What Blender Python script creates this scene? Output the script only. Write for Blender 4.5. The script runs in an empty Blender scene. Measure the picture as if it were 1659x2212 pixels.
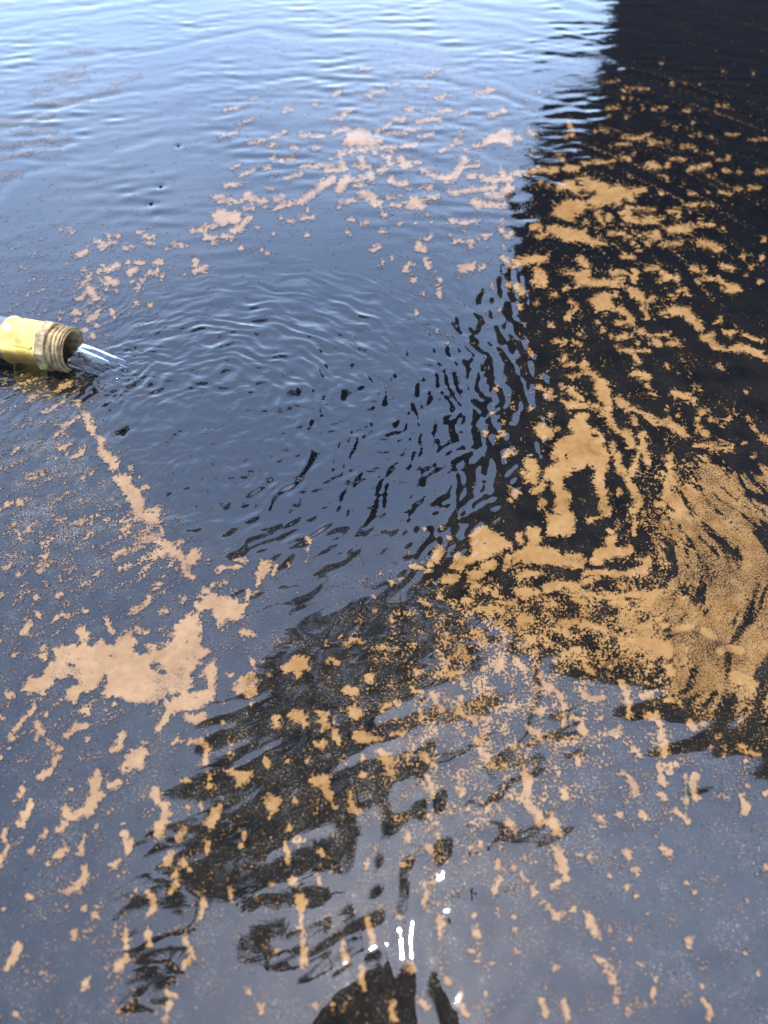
import bpy, bmesh, math, random
import numpy as np
from mathutils import Vector, Matrix

# ------------------------------------------------------------------ camera, sky, sun, exposure
SC = bpy.context.scene
COL = SC.collection
H = 0.300                       # lens height above the water (m)
PITCH = math.radians(52.0)      # depression of the optical axis
TV = 0.6745                     # tan of half the vertical field of view
TH = TV*0.75

cam_d = bpy.data.cameras.new('camera')
cam = bpy.data.objects.new('camera', cam_d); COL.objects.link(cam)
cam.location = (0, 0, H)
cam.rotation_euler = (math.pi/2-PITCH, 0, 0)
cam_d.sensor_fit = 'VERTICAL'; cam_d.sensor_height = 24.0; cam_d.lens = 12.0/TV
cam_d.clip_start = 0.005; cam_d.clip_end = 3000
cam_d.dof.use_dof = True; cam_d.dof.focus_distance = 0.385; cam_d.dof.aperture_fstop = 5.4
SC.camera = cam
SC.render.resolution_x = 768; SC.render.resolution_y = 1024

SUN_EL, SUN_AZ = math.radians(82.0), math.radians(6.0)
sun_dir = Vector((math.sin(SUN_AZ)*math.cos(SUN_EL), math.cos(SUN_AZ)*math.cos(SUN_EL), math.sin(SUN_EL)))
world = bpy.data.worlds.new('World'); SC.world = world; world.use_nodes = True
wn = world.node_tree.nodes; wl = world.node_tree.links
wn.clear()
w_out = wn.new('ShaderNodeOutputWorld'); w_bg = wn.new('ShaderNodeBackground')
sky = wn.new('ShaderNodeTexSky'); sky.sky_type = 'NISHITA'; sky.sun_disc = False
sky.sun_elevation = SUN_EL; sky.sun_rotation = SUN_AZ
sky.air_density = 1.0; sky.dust_density = 0.4; sky.ozone_density = 1.0
w_tc = wn.new('ShaderNodeTexCoord'); w_map = wn.new('ShaderNodeMapping')
w_map.inputs['Location'].default_value = (1.24, 4.72, 1.04)
w_noise = wn.new('ShaderNodeTexNoise'); w_noise.inputs['Scale'].default_value = 2.2
w_noise.inputs['Detail'].default_value = 6; w_noise.inputs['Roughness'].default_value = 0.55
w_ramp = wn.new('ShaderNodeMapRange'); w_ramp.inputs[1].default_value = 0.47; w_ramp.inputs[2].default_value = 0.74
w_ramp.inputs[3].default_value = 0.10; w_ramp.inputs[4].default_value = 0.36
w_mix = wn.new('ShaderNodeMix'); w_mix.data_type = 'RGBA'
w_mix.inputs[7].default_value = (5.6, 6.5, 9.0, 1)      # thin bright cloud veil
wl.new(w_tc.outputs['Generated'], w_map.inputs['Vector']); wl.new(w_map.outputs[0], w_noise.inputs['Vector'])
wl.new(w_noise.outputs['Fac'], w_ramp.inputs[0]); wl.new(w_ramp.outputs[0], w_mix.inputs[0])
wl.new(sky.outputs[0], w_mix.inputs[6]); wl.new(w_mix.outputs[2], w_bg.inputs['Color'])
w_bg.inputs['Strength'].default_value = 0.15
wl.new(w_bg.outputs[0], w_out.inputs[0])

sun_l = bpy.data.lights.new('sun', 'SUN'); sun_l.energy = 2.0; sun_l.angle = math.radians(0.53); sun_l.color = (1.0, 0.965, 0.90)
sun_o = bpy.data.objects.new('sun', sun_l); COL.objects.link(sun_o)
sun_o.rotation_euler = sun_dir.to_track_quat('Z', 'Y').to_euler(); sun_o.location = (0.5, 1.0, 6.0)

SC.view_settings.view_transform = 'Standard'; SC.view_settings.look = 'None'
SC.view_settings.gamma = 1.0; SC.view_settings.use_curve_mapping = False
SC.view_settings.exposure = 2.7

# ------------------------------------------------------------------ helpers
def tag(o, label=None, cat=None, group=None, kind=None):
    if label: o['label'] = label
    if cat: o['category'] = cat
    if group: o['group'] = group
    if kind: o['kind'] = kind
    return o

def link(name, mesh, mat=None, parent=None, smooth=False):
    o = bpy.data.objects.new(name, mesh); COL.objects.link(o)
    if mat: mesh.materials.append(mat)
    if parent: o.parent = parent
    if smooth: mesh.shade_smooth()
    return o

def empty(name, loc=(0, 0, 0)):
    o = bpy.data.objects.new(name, None); COL.objects.link(o); o.location = loc; o.empty_display_size = 0.02
    return o

def from_bm(name, bm, mat=None, parent=None, smooth=False):
    me = bpy.data.meshes.new(name); bm.normal_update(); bm.to_mesh(me); bm.free()
    return link(name, me, mat, parent, smooth)

def fast_mesh(name, co, loops, starts):
    me = bpy.data.meshes.new(name)
    me.vertices.add(len(co)); me.loops.add(len(loops)); me.polygons.add(len(starts))
    me.vertices.foreach_set('co', np.asarray(co, np.float32).ravel())
    me.loops.foreach_set('vertex_index', np.asarray(loops, np.int32))
    me.polygons.foreach_set('loop_start', np.asarray(starts, np.int32))
    me.update(calc_edges=True)
    return me

def material(name, col, rough=0.5, metal=0.0, **kw):
    m = bpy.data.materials.new(name); m.use_nodes = True
    b = m.node_tree.nodes['Principled BSDF']
    b.inputs['Base Color'].default_value = (*col, 1); b.inputs['Roughness'].default_value = rough
    b.inputs['Metallic'].default_value = metal
    for k, v in kw.items(): b.inputs[k.replace('_', ' ')].default_value = v
    return m

def noise_color(m, c1, c2, scale, detail=4, lo=0.35, hi=0.65, coord='Object'):
    nt = m.node_tree; b = nt.nodes['Principled BSDF']
    tc = nt.nodes.new('ShaderNodeTexCoord'); n = nt.nodes.new('ShaderNodeTexNoise'); r = nt.nodes.new('ShaderNodeValToRGB')
    n.inputs['Scale'].default_value = scale; n.inputs['Detail'].default_value = detail
    r.color_ramp.elements[0].position = lo; r.color_ramp.elements[1].position = hi
    r.color_ramp.elements[0].color = (*c1, 1); r.color_ramp.elements[1].color = (*c2, 1)
    nt.links.new(tc.outputs[coord], n.inputs['Vector']); nt.links.new(n.outputs['Fac'], r.inputs['Fac'])
    nt.links.new(r.outputs['Color'], b.inputs['Base Color'])
    return tc, n, r

def add_bump(m, scale, strength, dist, detail=3, coord='Object', stretch=None):
    nt = m.node_tree; b = nt.nodes['Principled BSDF']
    tc = nt.nodes.new('ShaderNodeTexCoord'); n = nt.nodes.new('ShaderNodeTexNoise'); bp = nt.nodes.new('ShaderNodeBump')
    n.inputs['Scale'].default_value = scale; n.inputs['Detail'].default_value = detail
    bp.inputs['Strength'].default_value = strength; bp.inputs['Distance'].default_value = dist
    src = tc.outputs[coord]
    if stretch:
        mp = nt.nodes.new('ShaderNodeMapping'); mp.inputs['Scale'].default_value = stretch
        nt.links.new(src, mp.inputs['Vector']); src = mp.outputs[0]
    nt.links.new(src, n.inputs['Vector']); nt.links.new(n.outputs['Fac'], bp.inputs['Height'])
    nt.links.new(bp.outputs['Normal'], b.inputs['Normal'])
    return bp

# ---- survey of the pond: a point read in the photograph (1659 x 2212 reading grid) -> point of the water plane
SP, CP = math.sin(PITCH), math.cos(PITCH)
def ray(px, py):
    u = (np.asarray(px, float)-829.5)/829.5*TH; v = (1106-np.asarray(py, float))/1106*TV
    return u, CP+v*SP, SP-v*CP          # x, y, downward
def ground(px, py):
    x, y, d = ray(px, py); return x*H/d, y*H/d
def mirror_dir(px, py):                 # where flat water at that point mirrors the world
    x, y, d = ray(px, py); v = Vector((float(x), float(y), float(d))); return v.normalized()

# ---- numpy gradient noise
def _hash(i, j, seed):
    n = (i.astype(np.int64)*374761393+j.astype(np.int64)*668265263+seed*982451653) & 0x7fffffff
    n = ((n ^ (n >> 13))*1274126177) & 0x7fffffff
    n = n ^ (n >> 16)
    return (n & 0xffff).astype(np.float32)*np.float32(2*math.pi/65536)
def pnoise(x, y, seed=0):
    x = np.asarray(x, np.float32); y = np.asarray(y, np.float32)
    i = np.floor(x); j = np.floor(y); fx = x-i; fy = y-j
    i = i.astype(np.int32); j = j.astype(np.int32)
    def g(a, b):
        h = _hash(i+a, j+b, seed); return np.cos(h)*(fx-a)+np.sin(h)*(fy-b)
    u = fx*fx*fx*(fx*(fx*6-15)+10); v = fy*fy*fy*(fy*(fy*6-15)+10)
    a = g(0, 0); b = g(1, 0); c = g(0, 1); d = g(1, 1)
    return (a+u*(b-a)+v*(c-a+u*(a-b-c+d)))*np.float32(3.3)       # sigma about 1
def fbm(x, y, oct=3, seed=0, gain=0.55):
    t = 0; a = 1.0; s = 0
    for o in range(oct):
        t = t+a*pnoise(x*(2.03**o), y*(2.03**o), seed+o*17); s += a*a; a *= gain
    return t/math.sqrt(s)

# ------------------------------------------------------------------ water height field
JX, JY = [float(a) for a in ground(185, 770)]      # hose mouth, where the stream leaves
IX, IY = [float(a) for a in ground(560, 850)]      # centre of the stirred-up patch
# the hose lies on the water with its coupling's mouth at HB, running back to HA
HZ = .0112
_x, _y, _d = ray(158, 757); _k = (H-HZ)/float(_d)
HB = (float(_x)*_k, float(_y)*_k)
HPHI = math.radians(-13.0)
HA = (HB[0]-.30*math.cos(HPHI), HB[1]-.30*math.sin(HPHI))
def smooth(a, b, x):
    t = np.clip((x-a)/(b-a), 0, 1); return t*t*(3-2*t)
DIMPLES = [(385, 315, .0035, .0007), (347, 403, .004, .0006), (325, 440, .005, .0006), (340, 462, .004, .0005)]

def height(x, y):
    x = np.asarray(x, np.float32); y = np.asarray(y, np.float32)
    h = np.zeros_like(x)
    dx, dy = x-IX, y-IY; r = np.hypot(dx, dy)
    rw = r+0.010*pnoise(x*11, y*11, 3)+0.003*pnoise(x*35, y*35, 4)
    far = smooth(0.38, 0.62, y)
    right = smooth(0.0, 0.25, x)
    # rings spreading from the stirred patch
    out = smooth(0.14, 0.30, r)
    for k, (lam, sl) in enumerate(((.047, .016), (.033, .016), (.024, .013), (.0165, .009))):
        amp = sl*lam/(2*math.pi)*(0.55+0.9*np.abs(pnoise(x*14+k*9.1, y*14-k*5.3, 20+k)))
        amp = amp*out*(0.62+0.25*far)
        h += amp*np.sin(2*math.pi*rw/lam+k*1.7)
    # short confused chop farther out, crests roughly across the view
    rng = np.random.RandomState(5)
    chop = np.zeros_like(x); wps = [1.3*pnoise(x*9+k, y*9-k, 60+k) for k in range(5)]
    for k in range(26):
        lam = rng.uniform(.008, .023); a = rng.normal(-0.16, 0.42); sl = 0.0118*rng.uniform(.6, 1.3)
        chop += sl*lam/(2*math.pi)*np.sin(2*math.pi*((x*math.sin(a)+y*math.cos(a))/lam)+rng.uniform(0, 6.28)+wps[k % 5])
    h += chop*(0.07+1.0*far)*(0.65+0.55*pnoise(x*13, y*13, 91))
    # long swell towards the lower right
    a = math.radians(-45)
    lo = smooth(0.30, 0.12, y)
    h += lo*(.010*.052/6.28)*np.sin(2*math.pi*((x*math.cos(a)+y*math.sin(a))/.052)+1.5*pnoise(x*10, y*10, 33))
    h += lo*(.026*.019/6.28)*np.sin(2*math.pi*((x*-.22+y*.97)/.019)+1.8*pnoise(x*12, y*12, 35))*(0.5+0.6*pnoise(x*16, y*16, 36))
    h += lo*(.017*.0075/6.28)*np.sin(2*math.pi*((x*-.45+y*.89)/.0075)+2.4*pnoise(x*26, y*26, 43))*np.clip(.35+.7*pnoise(x*28, y*28, 44), 0, 2)
    gs = np.exp(-((x-float(ground(890, 2040)[0]))/.026)**2-((y-float(ground(890, 2040)[1]))/.075)**2)
    h += gs*.00011*pnoise(x*135, y*55, 42)
    h += gs*(.012*.0065/6.28)*np.sin(2*math.pi*((x*.98+y*.15)/.0065)+2.5*pnoise(x*30, y*24, 37))*np.clip(.25+.8*pnoise(x*22, y*18, 38), 0, 2)
    h += (.3*lo+.9*gs)*(.050*.021/6.28)*np.sin(2*math.pi*((x*-.1+y*.99)/.021)+2.2*pnoise(x*24, y*24, 39))*np.clip(.2+.8*pnoise(x*20, y*20, 41), 0, 2)
    # the stirred patch in front of the hose
    mx, my = x-JX, y-JY; rm = np.hypot(mx, my); th = np.arctan2(my, mx)
    ex, ey = ground(650, 880); ell = np.hypot((x-float(ex))/.150, (y-float(ey))/.125)
    W = smooth(1.25, 0.55, ell)
    ex2, ey2 = ground(860, 960); ell2 = np.hypot((x-float(ex2))/.085, (y-float(ey2))/.075); W2 = smooth(1.4, 0.3, ell2)
    rmw = rm+.004*pnoise(x*45, y*45, 7)+.0016*pnoise(x*120, y*120, 8)
    for lam, sl, sd in ((.0090, .014, 1), (.0064, .026, 2), (.0046, .026, 3)):
        h += W*(sl*lam/6.28)*np.sin(2*math.pi*rmw/lam+sd)*np.clip(0.35+0.75*pnoise(x*50+sd*3, y*50, 40+sd), 0, 2)*smooth(.05, .15, rm)*(1-.42*smooth(-.02, .05, x))
    # streaks drawn out along the flow, then wrinkles curling round the patch
    for kk, rr, am in ((13, .035, .00016), (27, .02, .00008)):
        h += smooth(.10, .03, rm)*am*pnoise(th*kk+2*pnoise(x*40, y*40, 5), rm/rr, 55+kk)*smooth(.012, .03, rm)
    cx_, cy_ = ground(430, 960); qx_, qy_ = x-float(cx_), y-float(cy_); rc = np.hypot(qx_, qy_); tc_ = np.arctan2(qy_, qx_)
    rcw = rc+.003*pnoise(x*50, y*50, 6)
    up = smooth(-.03, .05, qy_); xl = 1-.86*smooth(-.05, .04, x)
    h += W*(.45+.55*up)*.00036*xl*pnoise(tc_*6+rc*14, rcw/.0055, 57)*smooth(.02, .06, rc)
    h += W*(.25+.75*up)*.00013*pnoise(tc_*9-rc*20, rcw/.0036, 58)*smooth(.02, .06, rc)
    h += W*(1-up)*xl*(.00026*pnoise(x*22, rcw/.0105, 59)+.00013*pnoise(tc_*8, rcw/.0046, 62))
    h += W*(.070*.0056/6.28)*np.sin(2*math.pi*(rcw+.002*pnoise(x*70, y*70, 63))/.0056)*np.clip(.35+.6*pnoise(tc_*5, rc*30, 64), 0, 1.6)*smooth(.03, .07, rc)*(1-.86*smooth(-.02, .05, x))
    # chopped cross pattern where the flow dives
    a = math.radians(122)
    for lam, sl, sd, da in ((.0064, .062, 5, 0), (.0046, .046, 6, .25), (.0055, .04, 9, -.5)):
        ca, sa = math.cos(a+da), math.sin(a+da)
        h += W2*(sl*lam/6.28)*np.sin(2*math.pi*(x*ca+y*sa)/lam+2.2*pnoise(x*42, y*42, 70+sd))*np.clip(.2+.9*pnoise(x*60, y*60, 80+sd), 0, 2)
    h += W*(.00012*pnoise(x*75, y*95, 11)+.00005*pnoise(x*160, y*190, 12))
    # swirl shoulder between the stirred patch and the dark right side
    ex3, ey3 = ground(1060, 820); W3 = smooth(1.3, .3, np.hypot((x-float(ex3))/.07, (y-float(ey3))/.13))
    h += W3*(.00008*pnoise(x*80, y*45, 13)+.00008*pnoise(x*180, y*100, 14))
    h += smooth(.030, .008, np.hypot(x-float(ground(255, 785)[0]), y-float(ground(255, 785)[1])))*(.0003*pnoise(x*190, y*230, 15)+.00015*pnoise(x*400, y*400, 16))
    # dimples under floating specks, swelling at the hose
    for (px, py, rad, dep) in DIMPLES:
        qx, qy = ground(px, py); h -= dep*np.exp(-(((x-float(qx))**2+(y-float(qy))**2)/rad**2))
    # water drawn up along the lying hose
    t = np.clip((x-HA[0])*(HB[0]-HA[0])+(y-HA[1])*(HB[1]-HA[1]), -9, ((HB[0]-HA[0])**2+(HB[1]-HA[1])**2))/((HB[0]-HA[0])**2+(HB[1]-HA[1])**2)
    d = np.hypot(x-HA[0]-t*(HB[0]-HA[0]), y-HA[1]-t*(HB[1]-HA[1]))
    h += .0016*np.exp(-np.maximum(0, d-.0075)/.0028)
    return h

# ------------------------------------------------------------------ materials
M = {}
M['water'] = material('pond_water', (.0006, .0008, .0014), .012, 0, IOR=1.50)
nt = M['water'].node_tree; pb = nt.nodes['Principled BSDF']       # murky body, fine drifting dust on top, cat's-paw wrinkles
tcw = nt.nodes.new('ShaderNodeTexCoord')
def attr(nt_, nm):
    a_ = nt_.nodes.new('ShaderNodeAttribute'); a_.attribute_name = nm; return a_.outputs['Fac']
def math_(nt_, op, a_, b_, c_=None, clamp=False):
    m_ = nt_.nodes.new('ShaderNodeMath'); m_.operation = op; m_.use_clamp = clamp
    for k_, v_ in enumerate((a_, b_, c_)):
        if v_ is None: continue
        if isinstance(v_, (int, float)): m_.inputs[k_].default_value = v_
        else: nt_.links.new(v_, m_.inputs[k_])
    return m_.outputs[0]
def noise_(nt_, vec, scale, detail=2, rough=.5):
    n_ = nt_.nodes.new('ShaderNodeTexNoise'); n_.inputs['Scale'].default_value = scale; n_.inputs['Detail'].default_value = detail; n_.inputs['Roughness'].default_value = rough
    nt_.links.new(vec, n_.inputs['Vector']); return n_.outputs['Fac']
dust = attr(nt, 'dust')
big = noise_(nt, tcw.outputs['Object'], 70, 4, .6); fine_ = noise_(nt, tcw.outputs['Object'], 1500, 3, .65)
dd = math_(nt, 'MULTIPLY', dust, math_(nt, 'MULTIPLY_ADD', big, 2.4, -.45, True))
spk = math_(nt, 'MULTIPLY', math_(nt, 'SUBTRACT', fine_, math_(nt, 'MULTIPLY_ADD', dd, -.17, .735)), 9.0, None, True)
spk = math_(nt, 'MAXIMUM', spk, math_(nt, 'MULTIPLY', dd, .06))
mxw = nt.nodes.new('ShaderNodeMix'); mxw.data_type = 'RGBA'; mxw.inputs[6].default_value = (.0010, .0013, .0020, 1); mxw.inputs[7].default_value = (.112, .092, .064, 1)
nt.links.new(spk, mxw.inputs[0]); nt.links.new(mxw.outputs[2], pb.inputs['Base Color'])
mpw = nt.nodes.new('ShaderNodeMapping'); mpw.inputs['Scale'].default_value = (90, 210, 100); mpw.inputs['Rotation'].default_value = (0, 0, -.25)
nt.links.new(tcw.outputs['Object'], mpw.inputs['Vector'])
hb = math_(nt, 'MULTIPLY', noise_(nt, mpw.outputs[0], 1.0, 3, .55), attr(nt, 'chop'))
bpw = nt.nodes.new('ShaderNodeBump'); bpw.inputs['Strength'].default_value = 1.0; bpw.inputs['Distance'].default_value = .00034
nt.links.new(hb, bpw.inputs['Height']); nt.links.new(bpw.outputs['Normal'], pb.inputs['Normal'])
M['pollen'] = material('pollen_film', (.5, .3, .12), .9, 0, Specular_IOR_Level=0.0, Coat_Weight=.8, Coat_Roughness=.02, Coat_IOR=1.50)
tc, n, r = noise_color(M['pollen'], (.120, .067, .0255), (.148, .087, .0365), 260, 5, .3, .7)
nt = M['pollen'].node_tree                         # grains thin out towards the rim of a raft: bare water between them
at = nt.nodes.new('ShaderNodeAttribute'); at.attribute_name = 'cover'
gn = nt.nodes.new('ShaderNodeTexNoise'); gn.inputs['Scale'].default_value = 1500; gn.inputs['Detail'].default_value = 2
ma = nt.nodes.new('ShaderNodeMath'); ma.operation = 'MULTIPLY_ADD'; ma.inputs[1].default_value = 2.6; ma.inputs[2].default_value = -1.30
ad = nt.nodes.new('ShaderNodeMath'); ad.operation = 'ADD'; ad.use_clamp = True
mx = nt.nodes.new('ShaderNodeMix'); mx.data_type = 'RGBA'; mx.inputs[6].default_value = (.0010, .0013, .0020, 1)
nt.links.new(tc.outputs['Object'], gn.inputs['Vector']); nt.links.new(gn.outputs['Fac'], ma.inputs[0]); nt.links.new(ma.outputs[0], ad.inputs[0])
nt.links.new(at.outputs['Fac'], ad.inputs[1]); nt.links.new(ad.outputs[0], mx.inputs[0])
tone = nt.nodes.new('ShaderNodeMix'); tone.data_type = 'RGBA'; tone.blend_type = 'MULTIPLY'; tone.inputs[0].default_value = 1.0
tr = nt.nodes.new('ShaderNodeValToRGB'); tr.color_ramp.elements[0].position = .30; tr.color_ramp.elements[0].color = (.74, .66, .55, 1); tr.color_ramp.elements[1].position = .68; tr.color_ramp.elements[1].color = (1.06, 1.08, 1.16, 1)
nt.links.new(noise_(nt, tc.outputs['Object'], 48, 5, .62), tr.inputs['Fac']); nt.links.new(r.outputs['Color'], tone.inputs[6]); nt.links.new(tr.outputs['Color'], tone.inputs[7])
nt.links.new(tone.outputs[2], mx.inputs[7])
nt.links.new(mx.outputs[2], nt.nodes['Principled BSDF'].inputs['Base Color'])
bpp = nt.nodes.new('ShaderNodeBump'); bpp.inputs['Strength'].default_value = .6; bpp.inputs['Distance'].default_value = .0005
nt.links.new(noise_(nt, tc.outputs['Object'], 700, 3, .7), bpp.inputs['Height']); nt.links.new(bpp.outputs['Normal'], nt.nodes['Principled BSDF'].inputs['Normal'])

# ------------------------------------------------------------------ water sheet
def graded(lo, hi, fine_lo, fine_hi, n_out):
    """outer geometric steps on both sides of a fine range"""
    fine = [fine_lo]
    while fine[-1] < fine_hi: fine.append(fine[-1]+GSTEP(fine[-1]))
    left = fine_lo-(np.geomspace(.004, fine_lo-lo+.004, n_out)[1:]-.004)[::-1]
    right = fine[-1]+(np.geomspace(.004, hi-fine[-1]+.004, n_out)[1:]-.004)
    return np.concatenate([left, np.array(fine), right])
POND = (-1.7, 1.75, -0.55, 2.35)
GSTEP = lambda v: .00105
gx = graded(POND[0], POND[1], -.46, .46, 36)
GSTEP = lambda v: .00092+.0022*max(0, v-.44)
gy = graded(POND[2], POND[3], -.03, 1.02, 36)
X, Y = np.meshgrid(gx, gy)
Z = height(X, Y)
fade = smooth(.9, .5, np.abs(X))*smooth(-.5, -.1, Y)*smooth(1.8, 1.2, Y)
Z = Z*fade
nx, ny = len(gx), len(gy)
idx = np.arange(nx*ny).reshape(ny, nx)
q = np.stack([idx[:-1, :-1], idx[:-1, 1:], idx[1:, 1:], idx[1:, :-1]], -1).reshape(-1, 4)
me = fast_mesh('pond_water', np.stack([X, Y, Z], -1).reshape(-1, 3), q.ravel(), np.arange(len(q))*4)
wpx_ = (829.5+829.5*X/TH/np.maximum(.05, (Y*CP+H*SP))); wpy_ = (1106-1106*((Y*SP-H*CP)/np.maximum(.05, (Y*CP+H*SP)))/TV)
je = np.hypot((wpx_-640)/400, (wpy_-880)/270)
dus = (.14+.42*smooth(.50, .30, Y)+.36*smooth(.26, .12, Y))*(1-.93*smooth(1.25, .8, je))
dus += .8*np.exp(-((wpx_-120)/260)**2-((wpy_-1060)/230)**2)+.25*np.exp(-((wpx_-1000)/400)**2-((wpy_-1650)/350)**2)
cho = .06+.38*smooth(.36, .6, Y)+.75*smooth(1.2, .6, je)
for nm, arr in (('dust', dus), ('chop', cho)):
    a_ = me.attributes.new(nm, 'FLOAT', 'POINT'); a_.data.foreach_set('value', arr.astype(np.float32).ravel())
water = link('pond_water', me, M['water'], smooth=True); tag(water, 'dark rippled pond water mirroring the blue sky', 'water', kind='structure')

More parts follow.
